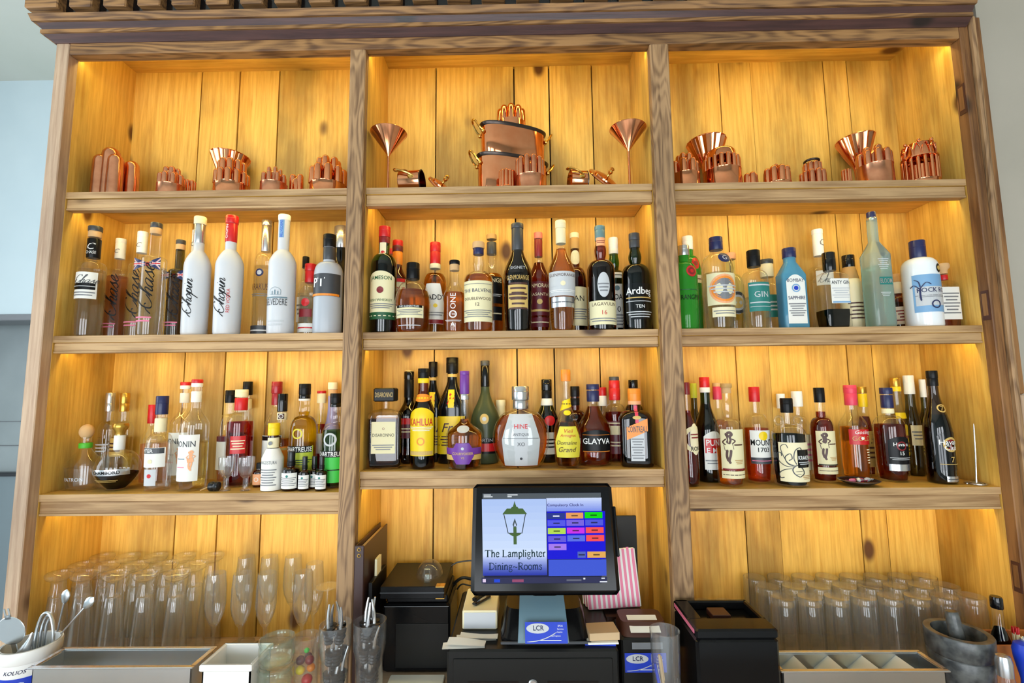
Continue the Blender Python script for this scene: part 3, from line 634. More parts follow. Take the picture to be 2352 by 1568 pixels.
bottle(V, 'tall frosted bottle with long white neck, blue neck strip and palace drawing', 654, 495, 66, .05, S2, dict(hs=.57, he=.70, nr=.42, hc=.97, tb=.96, sh='soft'), 'frost', None, 0, [(.955, 1., 1.08, 'white')],
   [(.80, .95, .2, 'sky', [('BELVEDERE', .95, .5, 'blue', 'V')]), (.20, .40, .95, None, [('BELVEDERE', .26, .28, 'dgrey'), ('%palace', .5, .72, 'steelblue'), ('=', .05, .46, 'steelblue')]), (.05, .13, .7, None, [('#2', .7, .5, 'ltgrey')])], group=GV)
bottle(V, 'short clear bottle with scarlet cap and red label', 714, 607, 50, .098, S2, dict(hs=.58, he=.70, nr=.5, hc=.9, sh='dome'), 'g_clear', 'l_water', .55, [(.90, 1., 1.1, 'red'), (.74, .90, .98, 'red', 'capsule')],
   [(.2, .56, .7, None, [('o', .3, .7, 'red'), ('=', .3, .3, 'dkred')]), (.05, .17, .95, 'paper', [('#1', .4, .5, 'red')])], group=GV)
bottle(V, 'clear bottle with small black cap behind the scarlet capped one', 703, 590, 36, .172, S2, dict(hs=.6, he=.72, nr=.42, hc=.9), 'g_clear', 'l_water', .55, [(.86, 1., 1.08, 'black')], [(.2, .5, .9, 'paper', [('#3', .5, .5, 'grey')])], group=GV)
bottle(V, 'silvery clear bottle with ribbed black neck and dark band label', 758, 540, 68, .05, S2, dict(hs=.60, he=.72, nr=.42, hc=.94), 'frost_grey', 'l_water', .5, [(.87, 1., 1.1, 'black'), (.74, .87, 1.04, 'dgrey', 'capsule')],
   [(.36, .58, 1.3, 'dgrey', [('PT', .4, .62, 'white', 'B', -.35), ('=', .001, .5, 'dgrey'), ('=', .1, .06, 'orange')])], group=GV)
bottle(V, 'dark bottle with tall silver cap partly hidden by the post', 787, 522, 56, .15, S2, dict(hs=.55, he=.72, nr=.62, hc=.9, sh='ess'), 'gloss_black', None, 0, [(.80, 1., 1.1, 'silver')], (), group=GV)
# ------------------------------------------------------------------ middle shelf, middle bay: whiskies
bottle(WK, 'green glass bottle with red foil neck and cream shield label', 870, 522, 61, .05, S2, dict(hs=.62, he=.74, nr=.42, hc=.94), 'g_green', 'l_dark', .66, [(.9, 1., 1.1, 'red'), (.84, .9, 1.05, 'dkred', 'capsule')],
   [(.18, .56, 1.2, 'cream_lab', [('JAMESON', .12, .82, 'green', 'B'), ('o', .16, .54, 'dkred'), ('IRISH WHISKEY', .06, .3, 'green'), ('#3', .14, .16, 'grey')], 'arch'), (.12, .185, 1.25, 'green', [('#1', .3, .5, 'cream')]), (.72, .84, .24, 'cream', [('o', .3, .2, 'red')])], group=GW)
bottle(WK, 'amber bottle with dark collar, orange neck label and red lettered cream label', 914, 553, 50, .118, S2, dict(hs=.56, he=.74, nr=.45, hc=.93, sh='ess'), 'g_clear', 'l_dark', .75, [(.94, 1., 1.1, 'red'), (.88, .94, 1.12, 'wine'), (.74, .88, 1.05, 'orange', 'neck_label')],
   [(.28, .58, 1.1, 'cream_lab', [('FAMOUS', .2, .62, 'red', 'B'), ('GROUSE', .2, .36, 'red', 'B'), ('=', .12, .94, 'red')])], group=GW)
bottle(WK, 'bottle with red and black cap peeping out beside the green bottle', 899, 572, 32, .178, S2, dict(hs=.56, he=.74, nr=.45, hc=.93, sh='ess'), 'g_clear', 'l_dark', .7, [(.94, 1., 1.1, 'red'), (.85, .94, 1.1, 'wine')], (), group=GW)
bottle(WK, 'squat round amber decanter with black cap and small strip label', 949, 605, 84, .05, S2, dict(hs=.40, he=.74, nr=.34, hc=.9, sh='dome', tb=.9), 'g_clear', 'l_amber', .6, [(.77, 1., 1.08, 'black')],
   [(.19, .36, .82, 'cream_lab', [('=', .2, .92, 'black'), ('THE GLENROTHES', .14, .92, 'white'), ('#4', .5, .45, 'grey')]), (.04, .14, .7, None, [('#1', .3, .5, 'ltgrey')])], group=GW)
bottle(WK, 'pale amber bottle with red foil and white cut-corner label', 1000, 558, 56, .14, S2, dict(hs=.55, he=.68, nr=.42, hc=.94), 'g_clear', 'l_gold', .66, [(.9, 1., 1.08, 'red'), (.77, .9, 1.06, 'red', 'capsule'), (.72, .77, 1.1, 'cream')],
   [(.12, .54, 1., 'paper', [('PADDY', .13, .66, 'black', 'B', .2), ('o', .1, .45, 'yellow', '', .2), ('=', .1, .06, 'dkred'), ('#2', .12, .25, 'grey')], 'hex')], group=GW)
bottle(WK, 'amber bottle with black stopper and large white upright letters', 1044, 599, 52, .05, S2, dict(hs=.48, he=.72, nr=.42, hc=.92, sh='ess'), 'g_clear', 'l_amber', .55, [(.945, 1., 1.12, 'black'), (.86, .945, 1.0, 'cork', 'cork')],
   [(.05, .56, .8, None, [('ONE', .42, .72, 'white', 'V'), ('O', .2, .37, 'white'), ('THE', .06, .37, 'white'), ('#2', .05, .2, 'white'), ('A', .12, .1, 'white')])], group=GW)
bottle(WK, 'broad amber bottle with cream stopper, bulbous neck and big cream label', 1099, 557, 68, .045, S2, dict(hs=.56, he=.67, nr=.33, hc=.95, bulge=((.75, .32, .07),)), 'g_clear', 'l_amber', .62, [(.93, 1., 1.28, 'cork'), (.86, .93, 1.1, 'navy', 'capsule')],
   [(.10, .54, 1.18, 'cream_lab', [('THE BALVENIE', .085, .76, 'navy'), ('DOUBLEWOOD', .07, .56, 'brown'), ('12', .08, .42, 'brown'), ('#4', .2, .2, 'grey'), ('#1', .03, .92, 'grey')])], group=GW)
LNG = dict(hs=.52, he=.76, nr=.36, hc=.95, sh='ess', tb=.9)
bottle(WK, 'clear amber bottle with grey stopper and black square labels', 1129, 539, 60, .145, S2, dict(hs=.5, he=.72, nr=.36, hc=.95, sh='ess', tb=.92), 'g_clear', 'l_gold', .6, [(.95, 1., 1.1, 'tan'), (.8, .92, 1.06, 'dgrey', 'neck_label')],
   [(.3, .56, .95, 'black', [('ORANGE', .16, .85, 'cream'), ('#2', .12, .3, 'ltgrey')]), (.14, .27, .9, 'black', [('#1', .2, .5, 'cream')])], group=GW)
bottle(WK, 'dark bottle with tall gunmetal collar and gold patterned panel', 1188, 515, 66, .05, S2, dict(hs=.52, he=.76, nr=.4, hc=.95, sh='ess', tb=.88), 'g_smoke', 'l_brown', .74, [(.955, 1., 1.1, 'dgrey'), (.75, .955, 1.02, 'dgrey', 'capsule')],
   [(.20, .41, .72, 'goldlab', [('#4', .8, .3, 'brown'), ('#4', .8, .75, 'brown')]), (.42, .52, .9, None, [('GLENMORANGIE', .42, .55, 'goldlab')]), (.54, .62, .6, None, [('SIGNET', .35, .3, 'ltgrey')])], group=GW)
bottle(WK, 'slim deep red bottle with copper cap and maroon labels', 1236, 535, 50, .13, S2, LNG, 'g_clear', 'l_dark', .7, [(.94, 1., 1.12, 'pinkcap'), (.76, .93, 1.05, 'dkred', 'neck_label')],
   [(.18, .50, 1.05, 'wine', [('ENMORAN', .12, .88, 'cream'), ('LASANTA', .09, .62, 'cream'), ('o', .16, .4, 'goldlab'), ('=', .06, .14, 'goldlab')]), (.07, .16, 1., 'wine', [('#1', .25, .5, 'cream')])], group=GW)
bottle(WK, 'tall slender amber bottle with cream cap and pale pearl label', 1287, 508, 63, .045, S2, LNG, 'g_clear', 'l_gold', .74, [(.93, 1., 1.12, 'cream'), (.79, .93, 1.05, 'cream', 'capsule')],
   [(.30, .515, 1.2, 'ltgrey', [('GLENMORANGIE', .12, .85, 'brown'), ('=', .22, .5, 'ltgrey'), ('o', .2, .5, 'cream'), ('#2', .12, .2, 'white')]), (.20, .29, .95, 'silver', [('#1', .2, .5, 'dgrey')])], group=GW)
bottle(WK, 'dark amber bottle with cream capsule and oval neck tag', 1319, 536, 52, .14, S2, dict(hs=.52, he=.66, nr=.40, hc=.95), 'g_brown', 'l_dark', .6, [(.95, 1., 1.05, 'cream'), (.84, .95, 1.05, 'tan', 'capsule')],
   [(.68, .82, .5, 'cream', [('o', .7, .5, 'cream_lab')], 'oval'), (.08, .45, 1.1, 'cream_lab', [('OBAN', .14, .7, 'black', '', -.3), ('#5', .3, .3, 'grey')])], group=GW)
bottle(WK, 'dark brown bottle with grey green capsule, oval badge and yellow label', 1377, 520, 63, .05, S2, dict(hs=.58, he=.67, nr=.35, hc=.95, bulge=((.755, .28, .07),)), 'g_brown', 'l_brown', .64, [(.96, 1., 1.12, 'tealgrey'), (.86, .96, 1.1, 'tealgrey', 'capsule')],
   [(.3, .53, .45, 'ltgrey', [('#3', .4, .4, 'grey')], 'oval'), (.05, .27, 1.25, 'cream_lab', [('LAGAVULIN', .14, .85, 'brown'), ('16', .18, .5, 'red'), ('#2', .2, .2, 'grey')]), (.80, .88, .35, 'peach', [('#2', .4, .5, 'dkred')])], group=GW)
bottle(WK, 'green glass bottle with white capsule and white printed label', 1408, 547, 52, .14, S2, dict(hs=.56, he=.66, nr=.40, hc=.95, bulge=((.74, .2, .06),)), 'g_green', 'l_amber', .7, [(.88, 1., 1.08, 'white'), (.83, .88, 1.1, 'paper')],
   [(.06, .50, 1.05, 'paper', [('HROAIG', .13, .7, 'black', 'B'), ('10', .13, .42, 'black'), ('o', .12, .9, 'steelblue'), ('#4', .28, .18, 'grey')]), (.56, .62, .8, 'paper', [('#1', .4, .5, 'black')])], group=GW)
bottle(WK, 'deep green bottle with black cap and white gothic lettering', 1465, 537, 66, .05, S2, dict(hs=.56, he=.68, nr=.36, hc=.95, bulge=((.75, .3, .07),)), 'g_deep_green', 'l_brown', .66, [(.93, 1., 1.1, 'dgrey'), (.85, .93, 1.06, 'dgrey', 'capsule')],
   [(.10, .46, 1.1, 'gloss_black', [('Ardbeg', .26, .76, 'white', 'B'), ('=', .03, .6, 'goldlab'), ('TEN', .09, .36, 'white'), ('#3', .2, .14, 'ltgrey'), ('#1', .05, .5, 'ltgrey')])], group=GW)
# ------------------------------------------------------------------ middle shelf, right bay: gins
TQ = dict(hs=.62, he=.80, nr=.42, hc=.93, tb=.96)
bottle(GN, 'bright green bottle with silver cap and red seal beside the post', 1569, 565, 60, .05, S2, TQ, 'tint_green', 'l_green', .6, [(.88, 1., 1.08, 'silver')],
   [(.60, .74, .42, 'dkred', [('O', .9, .5, 'red'), ('o', .3, .5, 'red')], 'oval', .25), (.3, .52, .95, None, [('RANGPUR', .26, .3, 'black', '', .2), ('#1', .1, .7, 'green')])], group=GG)
bottle(GN, 'green bottle with white cap and small red seal, behind the silver capped one', 1578, 544, 58, .15, S2, TQ, 'tint_green', 'l_green', .6, [(.86, 1., 1.08, 'white')], [(.64, .76, .36, 'red', [('o', .4, .5, 'dkred')], 'oval', .3), (.5, .58, .5, 'cream', [('#1', .3, .5, 'dkred')], 'rect', .5)], group=GG)
bottle(GN, 'clear broad bottle with navy cap and orange ringed label', 1643, 546, 78, .05, S2, dict(hs=.62, he=.82, nr=.38, hc=.92, tb=.94, sh='dome'), 'g_clear', 'l_water', .6, [(.86, 1., 1.1, 'navy')],
   [(.245, .58, 1.1, 'cream_lab', [('O', .92, .5, 'peach'), ('O', .8, .5, 'orange'), ('o', .66, .5, 'grey'), ('#3', .3, .5, 'ltgrey')]), (.12, .22, .8, 'cream', [('#2', .5, .5, 'grey')]), (.69, .8, .38, 'navy', [('G', .45, .5, 'ltgrey')], 'oval', .12)], group=GG)
bottle(GN, 'clear bottle with peach stopper and round grey badge', 1676, 582, 58, .145, S2, dict(hs=.55, he=.74, nr=.38, hc=.93), 'g_aqua', 'l_olive' if 'l_olive' in RECIPE else 'l_pale', .3, [(.92, 1., 1.25, 'peach')],
   [(.22, .5, .6, 'ltgrey', [('O', .95, .5, 'dgrey'), ('o', .5, .5, 'goldlab')], 'oval')], group=GG)
bottle(GN, 'clear bottle with tall black cap and teal label', 1729, 576, 64, .05, S2, dict(hs=.62, he=.74, nr=.46, hc=.9), 'g_clear', 'l_water', .4, [(.79, 1., 1.1, 'black')],
   [(.21, .57, .98, 'teal', [('GIN', .2, .58, 'ltgrey'), ('=', .04, .3, 'ltgrey'), ('=', .02, .16, 'ltgrey'), ('#1', .12, .9, 'ltgrey')])], group=GG)
bottle(GN, 'clear bottle with grey lid and cream neck label behind the teal labelled one', 1759, 597, 56, .15, S2, dict(hs=.56, he=.68, nr=.56, hc=.94), 'g_clear', 'l_water', .5, [(.94, 1., 1.1, 'dgrey'), (.76, .94, 1.04, 'cream', 'neck_label')], [(.2, .5, .95, 'teal', [('#3', .5, .5, 'ltgrey')])], group=GG)
bottle(GN, 'pale blue square bottle with dark cap and white portrait label', 1811, 571, 76, .052, S2, dict(hs=.66, he=.82, nr=.46, hc=.93, n=6, ry=.62, sh='line', N=40), 'tint_blue', 'l_blue', .62, [(.88, 1., 1.1, 'navy')],
   [(.06, .655, .74, 'paper', [('BOMBAY', .07, .88, 'navy'), ('O', .17, .72, 'sky'), ('o', .09, .72, 'blue'), ('SAPPHIRE', .07, .52, 'navy'), ('#6', .28, .28, 'grey')], 'arch')], group=GG)
chase_g = bottle(GN, 'clear bottle with tall white capsule behind the square black bottle', 1876, 528, 60, .15, S2, dict(hs=.58, he=.64, nr=.42, hc=.94, sh='box'), 'g_clear', 'l_water', .5, [(.955, 1., 1.1, 'white'), (.74, .955, 1.05, 'white', 'capsule')],
   [(.44, .58, .9, 'paper', [('@Chase', .7, .5, 'dgrey')]), (.82, .92, .5, None, [('C', .7, .5, 'grey', 'I', .2)])], group=GG)
bottle(GN, 'square clear bottle with black cap, white card label and black berries', 1902, 581, 88, .055, S2, dict(hs=.64, he=.74, nr=.40, hc=.94, n=8, ry=.9, sh='box', N=40), 'g_clear', 'l_black', .24, [(.76, 1., 1.18, 'gloss_black')],
   [(.31, .63, .80, 'paper', [('ANTY GIN', .14, .84, 'dgrey', 'B'), ('#5', .46, .42, 'ltgrey'), ('=', .06, .05, 'sky')], 'rect', .18)], group=GG)
bottle(GN, 'cream coated bottle with black cap and twine wound neck', 1947, 587, 56, .13, S2, dict(hs=.56, he=.70, nr=.54, hc=.93), 'cream', None, 0, [(.84, 1., 1.04, 'gloss_black'), (.68, .84, 1.06, 'tan', 'twine')],
   [(.06, .46, 1., None, [('#5', .6, .5, 'brown')])], group=GG)
bottle(GN, 'tall faceted pale green bottle with long embossed neck', 2000, 488, 80, .052, S2, dict(hs=.62, he=.74, nr=.36, hc=.95, n=5, ry=.9, nn=4, sh='line', N=40), 'tint_aqua', 'l_aqua', .52, [(.95, 1., 1.05, 'navy'), (.93, .95, 1.1, 'silver', 'collar')],
   [(.355, .42, .60, 'teal', [('BLOOM', .62, .5, 'silver', 'B')], 'rect', .15), (.24, .31, .5, None, [('#3', .6, .5, 'ltgrey')]), (.46, .60, .55, None, [('#6', .7, .5, 'ltgrey')])], group=GG)
bottle(GN, 'brown glass bottle with white floral label wedged behind the white ceramic one', 2056, 630, 50, .155, S2, dict(hs=.5, he=.62, nr=.5, hc=.94), 'g_brown', 'l_dark', .5, [(.86, 1., 1.05, 'cork'), (.66, .86, 1.05, 'paper', 'neck_label')], [(.12, .42, 1., 'paper', [('#4', .7, .5, 'dkred')])], group=GG)
bottle(GN, 'white ceramic bottle with navy wax cap and blue landscape print', 2105, 554, 92, .055, S2, dict(hs=.64, he=.80, nr=.42, hc=.94, sh='box'), 'ceramic', None, 0, [(.80, 1., 1.06, 'navy')],
   [(.16, .58, 1.15, 'sky', [('=', .5, .42, 'ltgrey'), ('ROCK ROSE', .12, .58, 'navy', 'B', .1), ('#2', .07, .42, 'grey'), ('O', .22, .2, 'navy'), ('%tree', .6, .6, 'navy', '', -.75)]), (.60, .7, .2, 'black', [('o', .5, .5, 'goldlab')], 'oval', .45)], group=GG)
bottle(GN, 'flat amber flask with pale wooden stopper and handwritten white label', 2184, 606, 74, .06, S2, dict(hs=.64, he=.74, nr=.30, hc=.92, n=6, ry=.55, sh='box', N=40), 'g_clear', 'l_amber', .62, [(.84, 1., 1.75, 'cork', 'flare'), (.745, .82, 1.1, 'red', 'wax_seal')],
   [(.12, .62, .84, 'paper', [('#7', .7, .5, 'grey')])], group=GG)
# ------------------------------------------------------------------ lower shelf, left bay: tequila, syrups, bitters
bottle('tequila_bottle', 'squat clear bottle with round cork ball and green ribbon', 184, 974, 100, .07, S3, dict(hs=.36, he=.66, nr=.26, hc=.80, sh='ess', tb=.98, ry=.72, n=2.6), 'g_clear', 'l_water', .33, [(.77, 1., 1.45, 'cork', 'ball'), (.63, .71, 1.3, 'ribbon', 'ribbon')], [(.08, .26, .7, None, [('PATRON', .3, .5, 'ltgrey')])], group=GL3)
bottle('tequila_bottle', 'clear bottle with silver screw neck behind the cork ball bottle', 222, 902, 52, .165, S3, dict(hs=.56, he=.68, nr=.44, hc=.94), 'g_clear', 'l_water', .5, [(.88, 1., 1.06, 'silver'), (.79, .88, 1.05, 'silver', 'capsule')], [(.3, .48, .9, None, [('#3', .6, .5, 'ltgrey')])], group=GL3)
bottle('tequila_bottle', 'golden tequila bottle with gold screw neck behind the round flask', 288, 902, 54, .16, S3, dict(hs=.56, he=.68, nr=.44, hc=.94), 'g_clear', 'l_pale', .5, [(.88, 1., 1.06, 'gold'), (.79, .88, 1.05, 'gold', 'capsule')], [(.3, .50, .95, 'goldlab', [('#3', .6, .5, 'brown')])], group=GL3)
bottle(LQ, 'globe shaped bottle half full of dark purple liqueur with gold crown', 278, 972, 114, .06, S3, dict(hs=.30, he=.60, nr=.24, hc=.84, sh='dome', tb=.45), 'g_clear', 'l_purple', .25, [(.82, 1., 1.5, 'gold', 'flare'), (.60, .82, 1.04, 'paper', 'neck_label')],
   [(.245, .335, 1.2, 'silver', [('CHAMBORD', .55, .5, 'black', 'B', .15)]), (.13, .19, .7, None, [('#2', .7, .5, 'goldlab')])], group=GL3)
bottle(LQ, 'clear bottle with navy screw cap and black and white label', 374, 909, 66, .05, S3, dict(hs=.46, he=.60, nr=.44, hc=.94, tb=.95), 'g_clear', 'l_water', .5, [(.80, 1., 1.08, 'navy'), (.615, .76, 1.05, 'cream', 'neck_label')],
   [(.25, .455, 1.1, 'paper', [('=', .28, .84, 'dgrey'), ('PITER', .18, .84, 'white', 'B', -.3), ('o', .22, .3, 'cream_lab')]), (.06, .23, .5, 'ltgrey', [('o', .25, .6, 'red')])], group=GL3)
bottle(LQ, 'bottle with slim red capsule half hidden by the navy capped bottle', 352, 929, 52, .15, S3, dict(hs=.54, he=.74, nr=.42, hc=.94, sh='ess'), 'g_clear', 'l_rose', .5, [(.76, 1., 1.06, 'red')], (), group=GL3)
MN = dict(hs=.58, he=.74, nr=.36, hc=.94, sh='ess')
def monin(lab, cx, ty, w, Y, rot=0):
    bottle('syrup_bottle', lab, cx, ty, w, Y, S3, MN, 'g_clear', 'l_pale' if Y < .1 else 'l_water', .42, [(.965, 1., 1.12, 'red'), (.93, .965, 1.12, 'white', 'cap_band'), (.79, .89, 1.04, 'paper', 'neck_label')],
       [(.09, .50, .95, 'paper', [('MONIN', .13, .80, 'dgrey', 'B', -.15), ('#1', .05, .48, 'steelblue', 'n', -.3), ('#1', .04, .3, 'pink', 'n', -.3), ('%dancer', .46, .44, 'peach', '', .42)])], group=GL3, rot=rot)
monin('clear syrup bottle with white and red cap and tall white label', 454, 871, 70, .05)
monin('syrup bottle with white and red cap standing behind its twin', 427, 877, 64, .15)
bottle(LQ, 'clear bottle with black cap and white label behind the red liqueur', 531, 896, 54, .165, S3, dict(hs=.56, he=.74, nr=.46, hc=.93), 'g_clear', 'l_rose', .5, [(.86, 1., 1.1, 'black')], [(.14, .5, 1.1, 'paper', [('=', .16, .92, 'wine')])], group=GL3)
bottle(LQ, 'bottle of dark red liqueur with cream cap and red neck label', 556, 894, 66, .10, S3, dict(hs=.62, he=.76, nr=.44, hc=.93), 'g_clear', 'l_red', .66, [(.92, 1., 1.1, 'cream'), (.78, .91, 1.1, 'red', 'neck_label')],
   [(.34, .52, .55, 'red', [('#4', .6, .5, 'cream')], 'rect', .4)], group=GL3)
bottle(LQ, 'tall bottle with black cap and cream neck label at the back', 570, 876, 26, .182, S3, dict(hs=.56, he=.74, nr=.85, hc=.93), 'g_clear', 'l_pale', .5, [(.86, 1., 1.08, 'black'), (.72, .82, 1.05, 'cream', 'neck_label')], [(.2, .5, 1., 'paper', [('=', .12, .9, 'wine')])], group=GL3)
bottle(LQ, 'bottle with crooked dark red wax neck behind the yellow capped bitters', 637, 876, 58, .165, S3, dict(hs=.5, he=.76, nr=.38, hc=.95, sh='ess'), 'g_clear', 'l_gold', .4, [(.88, 1., 1.2, 'wax'), (.76, .88, 1.08, 'wax', 'wax_seal')], [(.2, .46, 1., 'paper', [('=', .16, .9, 'black')])], group=GL3)
bottle(LQ, 'amber bottle with tall black cap and ringed brown band', 650, 904, 50, .115, S3, dict(hs=.42, he=.72, nr=.46, hc=.93, sh='ess'), 'g_clear', 'l_gold', .5, [(.80, 1., 1.08, 'gloss_black'), (.71, .79, 1.06, 'cream', 'neck_label')], [(.16, .42, 1.1, 'orange', [('=', .1, .9, 'goldlab')]), (.72, .78, .3, 'brown', [('O', .8, .5, 'paper')], 'rect', .1)], group=GL3)
bottle('bitters_bottle', 'bitters bottle wrapped in oversized white paper with yellow cap', 630, 971, 51, .04, S3, dict(hs=.46, he=.60, nr=.5, hc=.88, sh='line'), 'g_brown', None, 0, [(.815, 1., 1.12, 'yellow')],
   [], group=GL3)
bottle('bitters_bottle', 'little orange labelled bottle tucked behind the white paper bottle', 597, 1062, 30, .085, S3, dict(hs=.58, he=.7, nr=.5, hc=.9), 'g_brown', None, 0, [(.76, 1., 1.08, 'black')], [(.1, .55, 1.2, 'peach', [('O', .4, .5, 'paper')])], group=GL3)
CT = dict(hs=.52, he=.68, nr=.38, hc=.95, bulge=((.74, .14, .05),))
bottle(LQ, 'yellow green liqueur bottle with black ringed neck and lime label', 701, 881, 68, .105, S3, CT, 'g_clear', 'l_yellow', .72, [(.89, 1., 1.1, 'black'), (.85, .89, 1.08, 'gloss_black', 'capsule'), (.83, .85, 1.08, 'paper', 'neck_label')],
   [(.08, .39, 1.15, 'lime', [('=', .2, .9, 'black'), ('CHARTREUSE', .15, .9, 'white', 'B'), ('#3', .2, .5, 'green')]), (.46, .56, .3, None, [('O', 1., .5, 'olive' if 'olive' in COLORS else 'ygreen')])], group=GL3)
bottle(LQ, 'green liqueur bottle with black ringed neck and bright green label by the post', 772, 903, 64, .078, S3, CT, 'g_clear', 'l_green', .6, [(.89, 1., 1.1, 'black'), (.85, .89, 1.08, 'gloss_black', 'capsule')],
   [(.06, .39, 1.2, 'bgreen', [('=', .2, .9, 'black'), ('CHARTREUSE', .15, .9, 'white', 'B'), ('=', .03, .4, 'black')]), (.44, .58, .3, None, [('O', 1., .5, 'ltgrey')])], group=GL3)
bottle(LQ, 'lilac grey bottle with cream stopper at the back', 765, 878, 42, .165, S3, dict(hs=.4, he=.74, nr=.5, hc=.94, sh='ess'), 'lilac', None, 0, [(.93, 1., 1.12, 'cream'), (.86, .93, .98, 'cork', 'cork')], (), group=GL3)
bottle(LQ, 'dark red bottle with white and red cap at the back', 739, 897, 28, .175, S3, dict(hs=.5, he=.7, nr=.7, hc=.94, sh='ess'), 'g_clear', 'l_red', .62, [(.97, 1., 1.1, 'red'), (.86, .97, 1.1, 'cream', 'cap_band')], [(.3, .52, 1., 'paper', [])], group=GL3)
def dropper(lab, cx, ty, w, Y):
    bottle('dropper_bottle', lab, cx, ty, w, Y, S3, dict(hs=.50, he=.60, nr=.42, hc=.66, sh='dome'), 'g_brown', 'l_brown', .5, [(.62, .74, 1.15, 'black'), (.74, 1., .62, 'rubber', 'bulb')],
       [(.06, .46, 1.15, 'paper', [('#5', .6, .45, 'grey'), ('o', .16, .8, 'teal')])], group='little dropper bottles of bitters')
dropper('largest dark dropper bottle, beside the white paper bottle', 670, 1036, 42, .035)
dropper('small dropper bottle standing first after the largest one', 701, 1048, 28, .03)
dropper('small dropper bottle standing second after the largest one', 723, 1047, 27, .055)
dropper('small dropper bottle in front of the bright green label', 740, 1047, 28, .025)
# the white paper of the bitters bottle: rises past the shoulder
for o in list(COL.objects):
    if o.get('label', '').startswith('bitters bottle wrapped'):
        R = o['_r']; hh = [c for c in o.children if c.name.startswith('glass')][0].dimensions.z
        hh = max(v.co.z for v in [c for c in o.children if c.name.startswith('glass')][0].data.vertices)/.88
        pw = MB().lathe([(R*1.02, .001), (R*1.03, hh*.45), (R*1.02, hh*.48), (R*.66, hh*.60), (R*.60, hh*.62)], 24, top=False, bot=False).build('paper_wrapper', 'paper', o)
        bd = Body([(0, R*1.03, R*1.03, 2), (hh*.47, R*1.03, R*1.03, 2), (hh*.6, R*.67, R*.67, 2), (hh, R*.56, R*.56, 2)])
        for s, h, z in (('ANGOSTURA', .05, .42), ('#7', .26, .2), ('o', .06, .7)):
            pv, pf = layout(s, h*hh, 2*R*.85); decal(bd, pv, pf, 0, hh*z, .001).build('print', 'grey', pw)
        MB().lathe([(R*.535, hh*.63), (R*.535, hh*.78)], 24, top=False, bot=False).build('neck_label', 'cream', o)
# ------------------------------------------------------------------ lower shelf, middle bay: liqueurs and cognacs
b = bottle(LQ, 'square glass decanter of dark liqueur with broad black block cap', 877, 891, 88, .058, S3C, dict(hs=.63, he=.74, nr=.20, hc=.86, n=9, ry=.62, sh='box', N=40), 'g_clear', 'l_brown', .61, [(.83, 1., 3.1, 'black', 'block')],
   [(.19, .58, .70, 'cream_lab', [('DISARONNO', .1, .58, 'black'), ('O', .07, .78, 'dkred'), ('#3', .2, .2, 'grey')]), (.86, .96, .62, None, [('=', .001, .5, 'black')])], rot=4, group=GM3)
for c in b.children:
    if c.name.startswith('cap'):
        z0 = min(v.co.z for v in c.data.vertices); z1 = max(v.co.z for v in c.data.vertices); hx = max(v.co.x for v in c.data.vertices)
        pv, pf = layout('DISARONNO', (z1-z0)*.36, hx*1.7); MB().add([(a, -hx-.0006, (z0+z1)/2+q) for a, q in pv], pf).build('lettering', 'goldlab', c)
bottle(LQ, 'slim dark bottle with gold topped cap behind the block capped decanter', 940, 850, 52, .15, S3C, dict(hs=.5, he=.68, nr=.42, hc=.95, sh='ess'), 'g_smoke', 'l_brown', .7, [(.985, 1., 1.05, 'goldlab'), (.9, .985, 1.08, 'gloss_black'), (.7, .9, 1.04, 'black', 'capsule')],
   [(.27, .48, 1.1, 'wine', [('=', .3, .85, 'red'), ('#2', .3, .4, 'cream')])], group=GM3)
bottle(LQ, 'dark coffee liqueur bottle with yellow arched label and red lettering', 973, 846, 59, .05, S3C, dict(hs=.50, he=.78, nr=.40, hc=.95, sh='ess', tb=.94), 'g_brown', 'l_brown', .72, [(.90, 1., 1.1, 'black'), (.85, .90, 1.12, 'yellow', 'neck_band')],
   [(.13, .605, 1.12, 'yellow', [('KAHLUA', .15, .70, 'red', 'B'), ('=', .08, .06, 'goldlab'), ('#3', .1, .56, 'paper'), ('O', .16, .3, 'orange')], 'arch'), (.66, .74, .8, 'orange', [('#1', .4, .5, 'yellow')], 'oval')], group=GM3)
FR = dict(hs=.5, he=.8, nr=.34, hc=.94, sh='ess', n=3, ry=.75)
for lab, cx, ty, w, Y, wd in (('dark bottle with tall black crest cap and yellow F panel, nearer of two alike', 1039, 821, 68, .145, 1), ('dark bottle with black crest cap, further back of the two yellow panel bottles', 995, 831, 50, .176, .8)):
    bottle(LQ, lab, cx, ty, w, Y, S3C, FR, 'gloss_black', None, 0, [(.85, 1., 1.28, 'black'), (.81, .84, 1.1, 'goldlab', 'neck_ring')],
       [(.52, .69, .5, 'yellow', [('F', .6, .5, 'red', 'I')]), (.09, .44, .95, 'yellow', [('Fru', .24, .7, 'brown', 'BI'), ('#4', .3, .35, 'brown')]), (.88, .97, .3, 'ltgrey', [], 'oval')], group=GM3)
bottle('cognac_bottle', 'round shouldered cognac bottle with long purple neck foil and purple diamond label', 1067, 852, 84, .045, S3C, dict(hs=.34, he=.50, nr=.24, hc=.96, sh='ess', tb=.9), 'g_clear', 'l_amber', .5, [(.96, 1., 1.12, 'purple'), (.76, .96, 1.1, 'purple', 'capsule'), (.70, .76, 1.06, 'silver', 'neck_band')],
   [(.155, .22, 1.2, 'purple', []), (.10, .15, 1.2, 'goldlab', []), (.06, .27, .62, 'purple', [('COURVOISIER', .12, .5, 'goldlab', 'B'), ('VS', .1, .3, 'goldlab'), ('o', .14, .74, 'ltgrey')], 'shield'), (.37, .44, .32, 'ltgrey', [], 'oval')], group=GM3)
